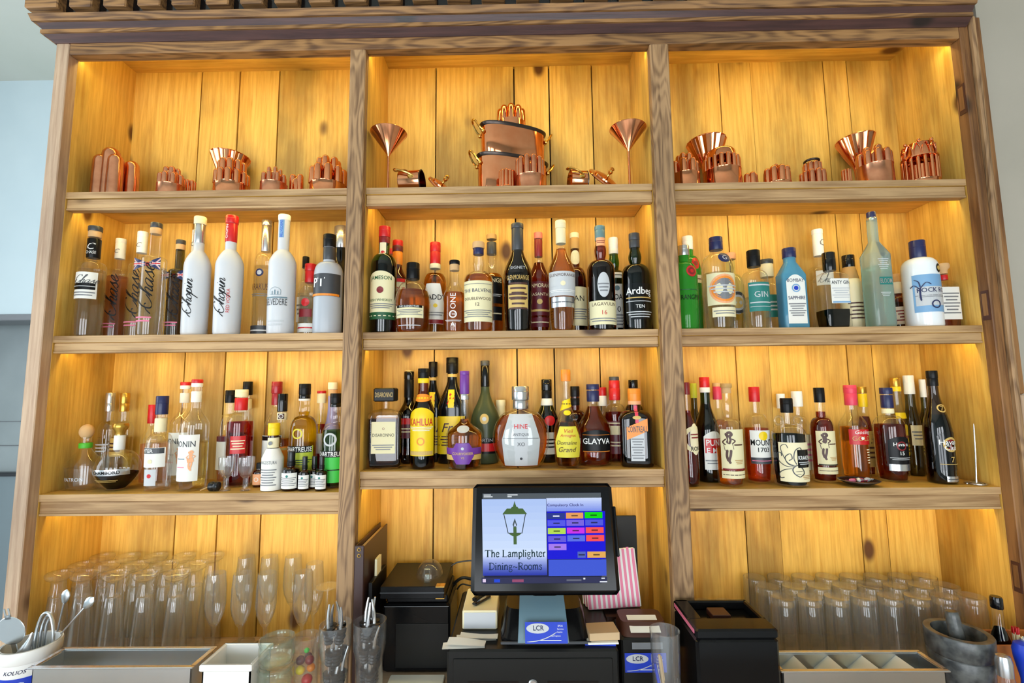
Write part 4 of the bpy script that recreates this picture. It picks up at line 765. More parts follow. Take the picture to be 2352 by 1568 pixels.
bottle('cognac_bottle', 'frosted dark green bottle with black neck, red tab and gold medallion', 1114, 828, 66, .138, S3C, dict(hs=.40, he=.72, nr=.30, hc=.96, sh='ess', tb=.95), 'frost_olive', None, 0, [(.95, 1., 1.1, 'dgrey'), (.74, .95, 1.06, 'gloss_black', 'capsule')],
   [(.76, .83, .16, 'red', []), (.38, .48, .3, 'goldlab', [('o', .4, .5, 'ltgrey')], 'oval'), (.10, .25, 1., 'black', [('MARTIN', .2, .86, 'ltgrey'), ('=', .5, .4, 'red')])], group=GM3)
bottle(LQ, 'cream white bottle neck showing between the green and the flask bottles', 1150, 918, 28, .182, S3C, dict(hs=.46, he=.80, nr=.75, hc=.92, sh='ess'), 'cream', None, 0, [(.9, 1., 1.1, 'cream')], (), group=GM3)
bottle('cognac_bottle', 'wide flask of cognac with silver stopper and tall pale label with red heading', 1195, 887, 130, .055, S3C, dict(hs=.36, he=.71, nr=.26, hc=.84, sh='dome', tb=.74, ry=.5, n=2.4, N=40), 'g_clear', 'l_amber', .64, [(.83, 1., 1.2, 'silver'), (.72, .83, 1.05, 'silver', 'collar')],
   [(.03, .66, .72, 'ltgrey', [('HINE', .085, .76, 'red', 'B'), ('ANTIQUE', .06, .60, 'dgrey'), ('XO', .07, .42, 'dgrey'), ('#1', .03, .53, 'grey'), ('o', .05, .14, 'dgrey')], 'hex')], group=GM3)
bottle(LQ, 'slim green bottle with black foil top and white diagonal neck band', 1255, 871, 50, .15, S3C, dict(hs=.5, he=.76, nr=.44, hc=.95, sh='ess'), 'g_deep_green', 'l_dark', .6, [(.86, 1., 1.12, 'gloss_black'), (.74, .86, 1.08, 'black', 'capsule'), (.68, .77, 1.1, 'paper', 'neck_label')], [(.44, .56, .5, 'red', [], 'oval', .2), (.1, .36, 1., 'paper', [('#3', .5, .5, 'black')])], group=GM3)
bottle(LQ, 'pear shaped brandy bottle with orange wax top and yellow label', 1299, 849, 64, .045, S3C, dict(hs=.30, he=.72, nr=.24, hc=.95, sh='ess', tb=.85), 'g_clear', 'l_gold', .46, [(.88, 1., 1.45, 'orange')],
   [(.11, .42, 1.05, 'ygreen', [('Vieil', .12, .86, 'red', 'I'), ('Armagnac', .12, .70, 'red', 'I'), ('Domaine', .13, .48, 'brown', 'I', -.1), ('Grand', .16, .26, 'brown', 'I', -.1)], 'hex'), (.60, .69, .62, 'yellow', [('#1', .3, .5, 'brown')], 'slant'), (.53, .58, .25, 'yellow', [], 'oval')], group=GM3)
bottle(LQ, 'brown bottle with black screw cap behind the pear shaped bottle', 1320, 887, 50, .165, S3C, dict(hs=.54, he=.68, nr=.40, hc=.94), 'g_brown', 'l_brown', .6, [(.86, 1., 1.08, 'black'), (.74, .84, 1.04, 'black', 'neck_label')], (), group=GM3)
bottle(LQ, 'honey liqueur bottle with navy cap and dark arched label', 1361, 882, 82, .088, S3C, dict(hs=.40, he=.76, nr=.32, hc=.95, sh='ess', tb=.96), 'g_clear', 'l_copper', .72, [(.93, 1., 1.14, 'navy'), (.78, .92, 1.1, 'navy', 'capsule')],
   [(.17, .44, .88, 'black', [('GLAYVA', .26, .50, 'white', 'B'), ('=', .03, .04, 'orange'), ('#1', .05, .78, 'orange')], 'arch')], group=GM3)
bottle(LQ, 'bottle with red and white striped neck at the back', 1382, 889, 26, .185, S3C, dict(hs=.5, he=.7, nr=.8, hc=.94), 'g_clear', 'l_red', .6, [(.88, 1., 1.06, 'red'), (.74, .88, 1.06, 'paper', 'neck_label')], (), group=GM3)
bottle(LQ, 'dark red bottle with scarlet wax neck and cream label between navy and orange caps', 1410, 865, 50, .14, S3C, dict(hs=.52, he=.68, nr=.46, hc=.95, bulge=((.78, .16, .08),)), 'g_clear', 'l_red', .58, [(.955, 1., 1.02, 'dgrey'), (.86, .955, 1.12, 'red', 'wax_seal'), (.72, .86, 1.16, 'red', 'capsule')],
   [(.1, .48, 1.1, 'wine', [('=', .24, .7, 'cream'), ('#2', .2, .88, 'cream'), ('#2', .2, .3, 'cream')])], group=GM3)
bottle(LQ, 'square brown bottle with orange cap, red ribbon and slanted orange label', 1456, 892, 86, .058, S3C, dict(hs=.60, he=.72, nr=.36, hc=.95, n=5, ry=.8, sh='dome', N=40), 'g_brown', 'l_dark', .6, [(.84, 1., 1.12, 'orange'), (.79, .84, 1.12, 'peach', 'neck_band')],
   [(.08, .47, .42, 'ltgrey', [('#8', .7, .4, 'grey')]), (.40, .56, .64, 'orange', [('COINTREAU', .5, .5, 'dgrey', 'B')], 'slant'), (.56, .78, .1, 'rosecap', []), (.605, .65, .26, 'goldlab', [], 'oval')], rot=-6, group=GM3)
bottle(LQ, 'dark bottle with black knobbed cap in the corner behind the orange cap', 1472, 872, 46, .17, S3C, dict(hs=.54, he=.70, nr=.44, hc=.94), 'g_smoke', 'l_brown', .6, [(.9, 1., 1.1, 'gloss_black'), (.76, .9, 1.08, 'dgrey', 'capsule')], [(.15, .5, .9, None, [('#5', .7, .5, 'dgrey')])], group=GM3)
# ------------------------------------------------------------------ lower shelf, right bay: rums
bottle(LQ, 'dark red aperitif bottle with oval cream label peeping past the post', 1575, 878, 44, .05, S3, dict(hs=.52, he=.72, nr=.36, hc=.95, sh='ess'), 'g_clear', 'l_red', .72, [(.88, 1., 1.08, 'dkred')], [(.30, .60, .62, 'cream', [('O', .85, .5, 'cream_lab'), ('RON', .14, .2, 'black', 'B'), ('#2', .2, .6, 'dkred')], 'oval', .45)], group=GR3)
bottle('vermouth_bottle', 'bottle with yellow foil neck behind the red capped vermouth', 1592, 880, 36, .178, S3, dict(hs=.54, he=.74, nr=.42, hc=.95, sh='ess'), 'g_olive', 'l_pale', .6, [(.84, 1., 1.06, 'lime')], (), group=GR3)
bottle('vermouth_bottle', 'green black vermouth bottle with red foil neck and red and white label', 1617, 866, 58, .115, S3, dict(hs=.46, he=.76, nr=.40, hc=.95, sh='ess'), 'g_deep_green', 'l_brown', .74, [(.90, 1., 1.06, 'red'), (.85, .90, 1.08, 'paper', 'neck_label')],
   [(.12, .48, .85, 'paper', [('=', .38, .62, 'red'), ('PUNT', .16, .70, 'white', 'B', .1), ('E MES', .14, .50, 'white', 'B', .1), ('#2', .14, .2, 'grey')], 'arch', .2)], group=GR3)
bottle(RM, 'bottle with pink foil neck behind the wooden topped rum', 1646, 879, 48, .17, S3, dict(hs=.54, he=.74, nr=.42, hc=.95, sh='ess'), 'g_clear', 'l_rose', .6, [(.96, 1., 1.02, 'cork'), (.82, .96, 1.06, 'rosecap', 'capsule')], (), group=GR3)
def pin_up(mb_root, body, R, u, z0, h):
    pass
SJ = dict(hs=.56, he=.66, nr=.34, hc=.95, bulge=((.76, .24, .08),), tb=.96)
bottle(RM, 'clear bulb necked rum bottle with wood stopper and parchment label', 1667, 880, 64, .05, S3, SJ, 'g_clear', 'l_amber', .36, [(.955, 1., 1.25, 'tan'), (.90, .955, 1.05, 'cork', 'cork')],
   [(.16, .55, 1.05, 'cream_lab', [('%dancer', .84, .55, 'brown', '', -.45), ('#1', .08, .62, 'brown', 'n', .3), ('#3', .12, .2, 'tan', 'n', .3), ('=', .04, .02, 'dkred')]), (.08, .15, 1.05, 'cream_lab', [('#1', .25, .5, 'brown')])], group=GR3)
bottle(RM, 'amber rum bottle with red screw cap and white label with yellow map', 1731, 888, 60, .092, S3, dict(hs=.58, he=.72, nr=.40, hc=.94), 'g_clear', 'l_copper', .56, [(.84, 1., 1.1, 'red')],
   [(.26, .545, 1., 'paper', [('MOUNT', .22, .56, 'black', 'B', -.05), ('1703', .17, .3, 'black', 'B', .05), ('o', .32, .8, 'yellow', '', .05)]), (.20, .265, 1., 'dgrey', [('#1', .3, .5, 'pink')])], group=GR3)
bottle(RM, 'clear bottle with white screw cap, farther from the wooden topped rum', 1829, 898, 50, .15, S3, dict(hs=.58, he=.72, nr=.5, hc=.94), 'g_clear', 'l_water', .5, [(.82, 1., 1.08, 'white')], [(.1, .5, .9, 'cream', [('#4', .6, .5, 'pink')], 'rect', .2)], group=GR3)
bottle(RM, 'clear bottle with white screw cap nearer the red capped rum', 1792, 904, 28, .18, S3, dict(hs=.58, he=.72, nr=.7, hc=.94), 'g_clear', 'l_water', .5, [(.82, 1., 1.08, 'white')], (), group=GR3)
kb = bottle(RM, 'black spiced rum jug with two ring handles and squid label', 1805, 914, 82, .046, S3, dict(hs=.56, he=.70, nr=.34, hc=.94, sh='dome'), 'g_clear', 'l_black', .58, [(.83, 1., 1.1, 'black')],
   [(.06, .50, 1.15, 'cream', [('%squid', .98, .5, 'dgrey', '', -.3), ('#3', .12, .12, 'tan', 'n', .5)]), (.22, .42, .48, 'gloss_black', [('KRAKEN', .22, .55, 'white', 'B'), ('#2', .2, .25, 'ltgrey')], 'rect', .38)], group=GR3)
R = kb['_r']; hh = max(v.co.z for v in kb.children[0].data.vertices)
for s in (-1, 1):
    MB().tube([(s*(R*.62+R*.26*math.cos(a*math.pi/10)), -.004, hh*.74+R*.26*math.sin(a*math.pi/10)) for a in range(20)], .0035, 8, True).build('ring_handle', 'g_tumbler', kb)
bottle(RM, 'dark rum bottle with black cap and parchment label', 1880, 890, 58, .092, S3, dict(hs=.56, he=.68, nr=.42, hc=.95), 'g_clear', 'l_dark', .74, [(.84, 1., 1.1, 'black')],
   [(.18, .54, 1.08, 'cream_lab', [('%dancer', .84, .55, 'brown', '', -.42), ('#1', .08, .62, 'brown', 'n', .3), ('#3', .12, .2, 'tan', 'n', .3), ('=', .03, .02, 'black')]), (.09, .16, 1.08, 'cream_lab', [('#1', .25, .5, 'brown')])], group=GR3)
bottle(RM, 'pale amber rum bottle with rose red foil and red label', 1951, 884, 68, .128, S3, dict(hs=.56, he=.74, nr=.42, hc=.95, sh='ess'), 'g_clear', 'l_gold', .55, [(.91, 1., 1.12, 'rosecap'), (.78, .91, 1.1, 'rosecap', 'capsule')],
   [(.37, .53, .92, 'red', [('Goslings', .32, .78, 'white', 'I', .2), ('GOLD', .3, .4, 'goldlab'), ('o', .2, .42, 'paper')]), (.16, .34, .45, None, [('#6', .9, .5, 'cream', 'n', .4)])], group=GR3)
bottle(RM, 'dark gold rum bottle with yellow foil neck behind the rose red foil', 1979, 888, 34, .178, S3, dict(hs=.52, he=.74, nr=.6, hc=.95, sh='ess'), 'g_clear', 'l_dark', .66, [(.93, 1., 1.1, 'gold'), (.77, .92, 1.08, 'yellow', 'capsule')], [(.1, .5, 1., 'goldlab', [('G', .3, .8, 'brown'), ('#3', .4, .4, 'brown')])], group=GR3)
bottle(RM, 'rounded aged rum bottle with navy cap and black crest label', 2034, 890, 80, .095, S3, dict(hs=.56, he=.70, nr=.36, hc=.95, tb=.94), 'g_clear', 'l_dark', .6, [(.93, 1., 1.12, 'navy'), (.78, .92, 1.08, 'navy', 'capsule'), (.72, .77, 1.06, 'cream', 'neck_label')],
   [(.19, .48, .82, 'black', [('Havana', .13, .72, 'white', 'B'), ('O', .34, .66, 'dkred'), ('15', .13, .4, 'white', 'B'), ('#2', .12, .2, 'ltgrey')], 'arch'), (.12, .19, .82, 'silver', [])], group=GR3)
bottle(RM, 'straw coloured rum bottle with gold cap and yellow label behind the navy cap', 2055, 868, 38, .18, S3, dict(hs=.54, he=.76, nr=.62, hc=.95, sh='ess'), 'g_clear', 'l_pale', .62, [(.91, 1., 1.1, 'gold'), (.86, .91, 1.1, 'yellow', 'neck_band')], [(.2, .52, .95, 'yellow', [('o', .3, .5, 'dkred'), ('#2', .2, .2, 'brown')], 'oval', .3), (.58, .64, .9, 'yellow', [])], group=GR3)
bottle(RM, 'pale green bottle with plain white cap at the back', 2085, 862, 42, .172, S3, dict(hs=.5, he=.72, nr=.6, hc=.95, sh='ess'), 'g_olive', 'l_pale', .65, [(.81, 1., 1.08, 'white')], [(.3, .5, .9, 'cream', [('#3', .5, .5, 'grey')])], group=GR3)
bottle(RM, 'bottle with slim white neck behind the tall dark rum', 2128, 871, 38, .182, S3, dict(hs=.5, he=.72, nr=.42, hc=.95, sh='ess'), 'g_olive', 'l_pale', .65, [(.81, 1., 1.06, 'white')], (), group=GR3)
bottle(RM, 'tall dark rum bottle with black cap and red medallion label', 2139, 851, 72, .06, S3, dict(hs=.44, he=.82, nr=.36, hc=.95, sh='ess'), 'g_smoke', 'l_brown', .6, [(.93, 1., 1.12, 'black'), (.86, .93, 1.08, 'black', 'capsule')],
   [(.12, .46, 1.0, 'gloss_black', [('o', .34, .66, 'dkred'), ('O', .38, .66, 'goldlab'), ('Havana', .13, .72, 'white', 'B'), ('Club', .13, .58, 'white', 'B'), ('7', .14, .28, 'goldlab', 'B'), ('#1', .03, .16, 'goldlab')], 'arch', .15), (.02, .07, .6, 'silver', [('#1', .3, .5, 'dgrey')], 'rect', .2), (.62, .70, .4, None, [('O', .9, .5, 'goldlab'), ('7', .5, .5, 'goldlab')])], group=GR3)
# small things on the lower shelf
def shot_glass(cx, lab):
    p = at(cx, 1127, .03); r = mpp(p)*20*cosh(p); h = at(cx, 1049, .03).z-S3
    t = thing('liqueur_glass', lab, 'glass', (p.x, .03, S3), 0, 'stemmed liqueur glasses')
    MB().lathe([(r*.62, 0), (r*.62, .003), (r*.36, .006), (r*.33, h*.36), (r*.4, h*.40)], 24, top=False).build('stem', 'g_tumbler', t)
    MB().lathe([(r*.34, h*.38), (r*.62, h*.44), (r*.9, h*.58), (r, h*.75), (r*1.0, h), (r*.94, h), (r*.92, h*.75), (r*.8, h*.58), (r*.5, h*.47), (1e-4, h*.46)], 24, bot=True, top=False).build('bowl', 'g_tumbler', t)
shot_glass(518, 'stemmed liqueur glass nearer the tall syrup bottle')
shot_glass(563, 'stemmed liqueur glass nearer the white paper bottle')
p = at(497, 1118, .035); t = thing('bottle_stopper', 'black ribbed bottle stopper lying beside the liqueur glasses', 'stopper', (p.x, .026, S3+.0125))
MB().lathe([(.006, -.014), (.012, -.012), (.0125, -.004), (.010, 0), (.0125, .004), (.0115, .012), (.006, .014)], 20).xf(Matrix.Rotation(math.radians(90), 4, 'Y')).build('plug', 'rubber', t)
MB().tube([(-.012, 0, 0), (-.036, -.004, -.0105)], .0018, 6).build('peg', 'tan', t)
p = at(1975, 1108, .03); t = thing('saucer', 'shallow metal saucer holding wrapped sweets', 'saucer', (p.x, .034, S3))
MB().lathe([(.018, 0), (.030, .004), (.043, .0105), (.047, .012), (.047, .0128), (.042, .0118), (.029, .0055), (1e-4, .003)], 32, top=False).build('dish', 'tin_dark', t)
MB().lathe([(.046, .0128), (.0495, .0140), (.046, .0146)], 32, top=False, bot=False).build('rim', 'silver', t)
for k, (dx, dy, c, nm) in enumerate(((-.020, -.004, 'pink', 'pink'), (-.004, -.006, 'paper', 'white'), (.008, .004, 'rosecap', 'rose'), (.022, -.002, 'ltgrey', 'silver'))):
    s = thing('wrapped_sweet', nm+' paper wrapped sweet lying in the metal saucer', 'sweet', (p.x+dx, .034+dy, S3+.0125+.002*(k % 2)), k*1.1, 'sweets in the saucer')
    MB().loft([(-.009, .002, .002, 2), (-.006, .005, .004, 2), (0, .0062, .005, 2), (.006, .005, .004, 2), (.009, .002, .002, 2)], 10).xf(Matrix.Rotation(math.radians(90), 4, 'Y')).build('sweet', c, s)
    for q in (-1, 1): MB().add([(q*.009, 0, 0), (q*.016, -.005, .003), (q*.016, .005, .002), (q*.015, 0, -.003)], [(0, 1, 2), (0, 2, 3), (0, 3, 1), (1, 3, 2)]).build('twist', c, s)
p = at(2241, 1108, .03); t = thing('bill_spike', 'wire bill spike with a thin upright needle', 'bill spike', (p.x, .03, S3))
pts = [(.002+.025*(a/40)*math.cos(a*.55), .025*(a/40)*math.sin(a*.55), .0025) for a in range(41)]
MB().tube(pts, .0018, 6).build('coil_base', 'silver', t)
tp = at(2236, 972, .03); MB().tube([(.002, 0, .0025), ((tp.x-p.x)*.6+.001, 0, (tp.z-S3)*.5), (tp.x-p.x, 0, tp.z-S3-.006), (tp.x-p.x, 0, tp.z-S3)], [.0017, .0016, .0014, .0003], 8).build('needle', 'silver', t)
# ------------------------------------------------------------------ copper on the top shelf
GC = 'copper moulds on the top shelf'
def capsule(r, h, N=12, tp=.92):
    pr = [(r, 0), (r*.97, h*.45), (r*tp, h-r*tp)]+[(r*tp*math.cos(t*math.pi/8), h-r*tp+r*tp*math.sin(t*math.pi/8)) for t in (1, 2, 3)]
    return MB().lathe(pr+[(r*.05, h)], N)
def mould(label, cx, ty, w, Y, drum, tiers, rot=0, core=.7, extra=None, mat='copper', tilt=0):
    tp = at(cx, ty, Y); X = tp.x; Hh = tp.z-S1; R = mpp((X, Y, S1+Hh/2))*w/2*cosh((X, Y, S1))
    t = thing('jelly_mould', label, 'mould', (X, Y, S1), math.radians(rot), GC)
    if drum: MB().lathe([(R*.99, 0), (R*1.02, .0015), (R*1.0, .004), (R*.97, Hh*drum-.003), (R*.985, Hh*drum-.001), (R*.93, Hh*drum+.001)], 36).build('drum', mat, t)
    zt = max(z1 for *_, z1 in tiers) if tiers else 1
    if core: MB().lathe([(R*core, Hh*drum*.9), (R*core, Hh*zt*.72), (R*core*.6, Hh*zt*.86)], 24).build('core', mat, t)
    for (n, rr, fr, z0, z1) in tiers:
        me = capsule(R*fr, Hh*(z1-z0)).mesh('flute', mat)
        for k in range(n):
            a = 2*math.pi*(k+.5*(n % 2))/n-math.pi/2
            o = link('flute', me, None, t); o.location = (R*rr*math.cos(a), R*rr*math.sin(a), Hh*z0)
    t['_r'] = R; t['_h'] = Hh
    return t
def fluted(label, cx, rim_y, w, Y, base_z, tilt, ax='Y', n=16):
    tp = at(cx, rim_y, Y); R = mpp(tp)*w/2*cosh(tp); base_z += R*.32*abs(math.sin(math.radians(tilt)))+.0006; Hh = tp.z-base_z; Y = min(Y, B-R-.008)
    t = thing('brioche_tin', label, 'tin', (tp.x, Y, base_z), 0, 'flared copper tins on the top shelf')
    def fn(u, v):
        a = 2*math.pi*u; r = R*(.30+.70*max(0, (v-.55)/.45)**.8)*(1+.05*math.cos(n*a)*min(1, v*3)); return (r*math.cos(a), r*math.sin(a), Hh*v)
    mb = MB().grid(fn, n*4, 14); mb.grid(lambda u, v: tuple(c*k for c, k in zip(fn(u, 1-v), (.975, .975, 1))), n*4, 14)
    mb.add([(R*.30*math.cos(a*math.pi/8), R*.30*math.sin(a*math.pi/8), .0004) for a in range(16)], [tuple(range(15, -1, -1))])
    b = mb.build('shell', 'copper', t); MB().tube([(R*math.cos(a*math.pi/18), R*math.sin(a*math.pi/18), Hh) for a in range(36)], .0016, 6, True).build('rim', 'copper', t)
    t.rotation_euler = (math.radians(tilt) if ax == 'X' else 0, math.radians(tilt) if ax == 'Y' else 0, 0)
    return t
# left bay
t = mould('tallest copper mould of big smooth rounded lobes, nearest the bay side', 272, 348, 122, .075, .0, [(5, .62, .36, 0, .84)], core=.5, mat='copper_worn')
R, hh = t['_r'], t['_h']; o = capsule(R*.42, hh).build('tall_lobe', 'copper_worn', t); o.location = (0, -R*.36, 0)
mould('low copper mould topped with pointed buds', 396, 386, 72, .06, .42, [(8, .72, .24, .4, .78), (5, .38, .24, .5, 1.)], mat='copper_worn')
mould('tiny copper mould beside the pointed bud mould', 437, 415, 34, .12, .4, [(6, .6, .32, .3, 1.)])
fluted('flared copper tin behind the two tiered finger mould', 522, 360, 94, .145, S1, 4)
mould('two tiered copper finger mould in front of a flared tin', 535, 372, 88, .055, .34, [(11, .80, .21, .30, .70), (9, .62, .21, .60, 1.)], core=.66)
t = mould('domed copper mould with small knobs like a castle', 631, 383, 66, .055, .42, [(8, .74, .2, .3, .74), (5, .42, .16, .7, .94)], core=.62, mat='copper_worn')
mould('little plain copper mould lying near the castle mould', 684, 402, 42, .09, .35, [(3, .5, .42, .2, 1.)])
mould('copper finger mould with rounded columns against the post', 756, 365, 88, .06, .30, [(9, .80, .24, .28, .74), (6, .46, .22, .6, 1.)], core=.6)
# middle bay
def funnel(label, cx, rim_y, w, Y, apx):
    tp = at(cx, rim_y, Y); ap = at(cx, apx, Y); R = mpp(tp)*w/2*cosh(tp); t = thing('funnel', label, 'funnel', (tp.x, Y, S1), 0, 'copper funnels')
    h1 = ap.z-S1; h2 = tp.z-S1
    MB().lathe([(.0035, h1-.004), (.005, h1+.002), (R, h2-.001), (R*1.01, h2), (R*.97, h2), (.004, h1+.006)], 40, bot=False, top=False).build('cone', 'copper', t)
    MB().lathe([(.0035, 0), (.0035, h1)], 16).build('spout', 'copper', t)
    MB().tube([(R*math.cos(a*math.pi/20), R*math.sin(a*math.pi/20), h2) for a in range(40)], .0012, 6, True).build('rim', 'copper', t)
funnel('tall copper funnel standing on its spout beside the tilted saucepan', 893, 306, 84, .028, 357)
funnel('tall copper funnel standing on its spout beside the brass knobbed lid', 1442, 296, 84, .028, 345)
def oval_pan(label, cxn, Y, rz, a, b, z0, h, lid=None):
    t = thing('casserole', label, 'casserole', (cxn, Y, z0), math.radians(rz), 'oval copper casseroles')
    MB().loft([(0, a*.94, b*.94, 2.6), (.004, a*.985, b*.985, 2.6), (h*.5, a, b, 2.6), (h, a*1.0, b*1.0, 2.6), (h, a*.97, b*.97, 2.6), (.006, a*.95, b*.95, 2.6)], 48, top=True).build('pan', 'copper', t)
    MB().loft([(h-.008, a*1.005, b*1.005, 2.6), (h-.004, a*1.05, b*1.06, 2.6), (h+.002, a*1.06, b*1.08, 2.6), (h+.003, a*1.0, b*1.0, 2.6)], 48, top=False, bot=False).build('rim', 'tin_dark', t)
    for s in (-1, 1):
        q = catmull([(s*a*.985, -.017, h-.026), (s*(a+.012), -.017, h-.016), (s*(a+.024), -.012, h+.004), (s*(a+.029), 0, h+.010), (s*(a+.024), .012, h+.004), (s*(a+.012), .017, h-.016), (s*a*.985, .017, h-.026)], 5)
        hd = MB().tube(q, .0032, 8).build('handle', 'brass', t)
        for v in (-1, 1): MB().loft([(-.004, .0055, .0055, 2), (0, .0065, .0065, 2), (.004, .004, .004, 2)], 12).xf(Matrix.Translation((s*(a*.975+.004), v*.017, h-.028)) @ Matrix.Rotation(math.radians(90*s), 4, 'Y')).build('rivet_plate', 'brass', hd)
    return t
zr1 = at(1100, 362, .11).z; zr2 = at(1100, 292, .11).z
xm = (at(1072, 400, .11).x+at(1280, 400, .17).x)/2
oval_pan('large oval copper casserole at the bottom of the pair', xm, .134, 21, .112, .044, S1, zr1-S1-.003)
oval_pan('oval copper casserole stacked on the larger one, open with dark rim', xm+.002, .134, 21, .104, .040, zr1+.002, zr2-zr1-.003)
tp = at(1174, 250, .14); zb_ = zr2+.002; r = mpp(tp)*33
t = thing('jelly_mould', 'bright copper mould perched on top of the stacked casseroles', 'mould', (tp.x, .145, zb_), 0, GC)
MB().box(-.001, .001, -.04, .04, 0, .0015).build('lug', 'copper', t)
MB().lathe([(r*1.0, 0), (r*1.0, (tp.z-zb_)*.34), (r*.9, (tp.z-zb_)*.36)], 28).build('drum', 'copper', t)
me = capsule(r*.27, (tp.z-zb_)*.72).mesh('flute', 'copper')
for k in range(9):
    o = link('flute', me, None, t); a = 2*math.pi*k/9-math.pi/2; o.location = (r*.74*math.cos(a), r*.74*math.sin(a), (tp.z-zb_)*.28)
MB().lathe([(r*.72, (tp.z-zb_)*.3), (r*.66, (tp.z-zb_)*.9), (r*.3, (tp.z-zb_)*.96)], 20).build('core', 'copper', t)
def lying_pan(label, px, Y, rz, r, L, s):
    p = at(px, 405, Y); t = thing('saucepan', label, 'saucepan', (p.x, Y, S1+r*1.035), math.radians(rz), 'small copper saucepans on their sides')
    MB().lathe([(r*.96, 0), (r, .003), (r, L), (r*.95, L), (r*.95, .004), (1e-4, .004)], 36, top=False).xf(Matrix.Rotation(math.radians(90), 4, 'Y')).build('pan', 'copper', t)
    MB().lathe([(r*.99, L-.004), (r*1.03, L), (r*.95, L+.0005)], 36, top=False, bot=False).xf(Matrix.Rotation(math.radians(90), 4, 'Y')).build('rim', 'tin_dark', t)
    q = catmull([(L*.75, -r*.9, r*.1), (L*.5, -r*1.15, r*.35), (-.004, -r*1.1, r*.75), (-.012, -r*.5, r*.9), (L*.2, -r*.6, r*.86), (L*.4, -r*.75, r*.7)], 5)
    MB().tube(q, .003, 8).build('handle', 'brass', t)
    MB().loft([(-.003, .009, .007, 2), (0, .01, .008, 2), (.004, .006, .004, 2)], 12).xf(Matrix.Translation((L*.6, -r*.98, r*.12)) @ Matrix.Rotation(math.radians(90), 4, 'X')).build('handle_mount', 'brass', t)
lying_pan('small copper saucepan on its side with brass handle beside the funnel', 921, .05, -6, .034, .066, 1)
lying_pan('small copper saucepan on its side with brass handle past the casseroles', 1308, .05, 10, .032, .05, 1)
def lid(label, px, py, Y, r, rx, rz):
    p = at(px, py, Y); z = S1+r*1.02*math.sin(math.radians(rx))+.0005
    t = thing('lid', label, 'lid', (p.x, Y, z), 0, 'copper lids with brass knobs'); t.rotation_euler = (math.radians(rx), 0, math.radians(rz))
    MB().lathe([(r, -.001), (r*1.02, .001), (r*.98, .004), (r*.72, .006), (r*.70, .010), (r*.4, .014), (1e-4, .016)], 40, top=False).build('plate', 'copper', t)
    MB().lathe([(.004, .015), (.004, .020), (.0025, .022), (.006, .026), (.0075, .031), (.005, .036), (.0075, .039), (.004, .043), (1e-4, .044)], 20, top=False).build('knob', 'brass', t)
lid('copper lid with brass knob leaning on the tilted saucepan', 1010, 404, .075, .041, 50, 60)
lid('larger copper lid with brass knob leaning beside the funnel', 1388, 397, .075, .056, 50, 42)
mould('copper mould with slanted flutes in front of the casseroles', 1217, 366, 70, .05, .44, [(11, .78, .2, .4, 1.)], core=.66, mat='copper_worn')
mould('small ribbed copper mould by the slanted flute mould', 1163, 393, 38, .045, .2, [(10, .72, .26, .1, 1.)], core=.6)
# right bay
mould('copper mould with ringed top half behind the post', 1571, 355, 70, .055, .42, [(7, .72, .26, .4, .8), (5, .36, .22, .7, 1.)], core=.6)
fluted('flared copper tin behind the turban mould, next to the post', 1628, 328, 92, .145, S1, -3)
t = mould('copper turban mould with ring of short flutes and flat top', 1655, 349, 94, .075, .50, [(16, .84, .13, .48, .82)], core=.78)
MB().lathe([(t['_r']*.78, t['_h']*.8), (t['_r']*.74, t['_h']*.95), (t['_r']*.66, t['_h'])], 32).build('flat_top', 'copper', t)
mould('tiny twin lobed copper mould between the turban and low moulds', 1724, 398, 38, .05, .1, [(4, .5, .46, 0, 1.)])
mould('low copper mould with thick columns and a pip', 1782, 376, 70, .055, .2, [(8, .68, .28, .16, .82), (1, 0., .16, .7, 1.)], core=.62)
t = mould('small copper mould with scalloped sides and a dark open ring', 1864, 371, 66, .055, .12, [(10, .78, .24, 0, .62), (8, .5, .24, .3, .94)], core=.5, mat='copper_worn')
R, hh = t['_r'], t['_h']; MB().tube([(R*.52*math.cos(a*math.pi/14), R*.52*math.sin(a*math.pi/14), hh) for a in range(28)], .0035, 8, True).build('ring', 'tin_dark', t)
fluted('flared copper tin behind the tall drum mould', 1976, 320, 96, .145, S1, -5)
mould('big copper mould with deep plain drum and irregular towers', 2004, 338, 92, .055, .52, [(9, .78, .22, .5, .86), (4, .4, .24, .5, 1.)], core=.66, mat='copper_worn')
mould('tiny fluted copper mould at the foot of the tall drum mould', 1943, 390, 26, .03, .2, [(8, .7, .28, .1, 1.)])
t = mould('copper crown mould with gothic arches and columns', 2108, 335, 96, .06, .14, [(16, .88, .11, .12, .66)], core=.82)
R, hh = t['_r'], t['_h']
MB().lathe([(R*.86, hh*.64), (R*.98, hh*.66), (R*.98, hh*.69), (R*.84, hh*.70), (R*.8, hh*.98), (R*.76, hh)], 36).build('upper_drum', 'copper', t)
ar = MB().tube(catmull([(-.009, 0, 0), (-.008, 0, hh*.14), (0, 0, hh*.27), (.008, 0, hh*.14), (.009, 0, 0)], 4), .0017, 6).mesh('arch', 'copper')
for k in range(12):
    o = link('arch', ar, None, t); a = 2*math.pi*(k+.5)/12; o.location = (R*.85*math.sin(a), -R*.85*math.cos(a), hh*.70); o.rotation_euler = (0, 0, a)
bl = MB().lathe([(.0006, 0), (.004, .002), (.0048, .005), (.003, .009), (.0004, .0105)], 10).mesh('finial', 'copper')
for k in range(6):
    o = link('finial', bl, None, t); a = 2*math.pi*k/6+.4; o.location = (R*.74*math.sin(a), -R*.74*math.cos(a), hh*.995)
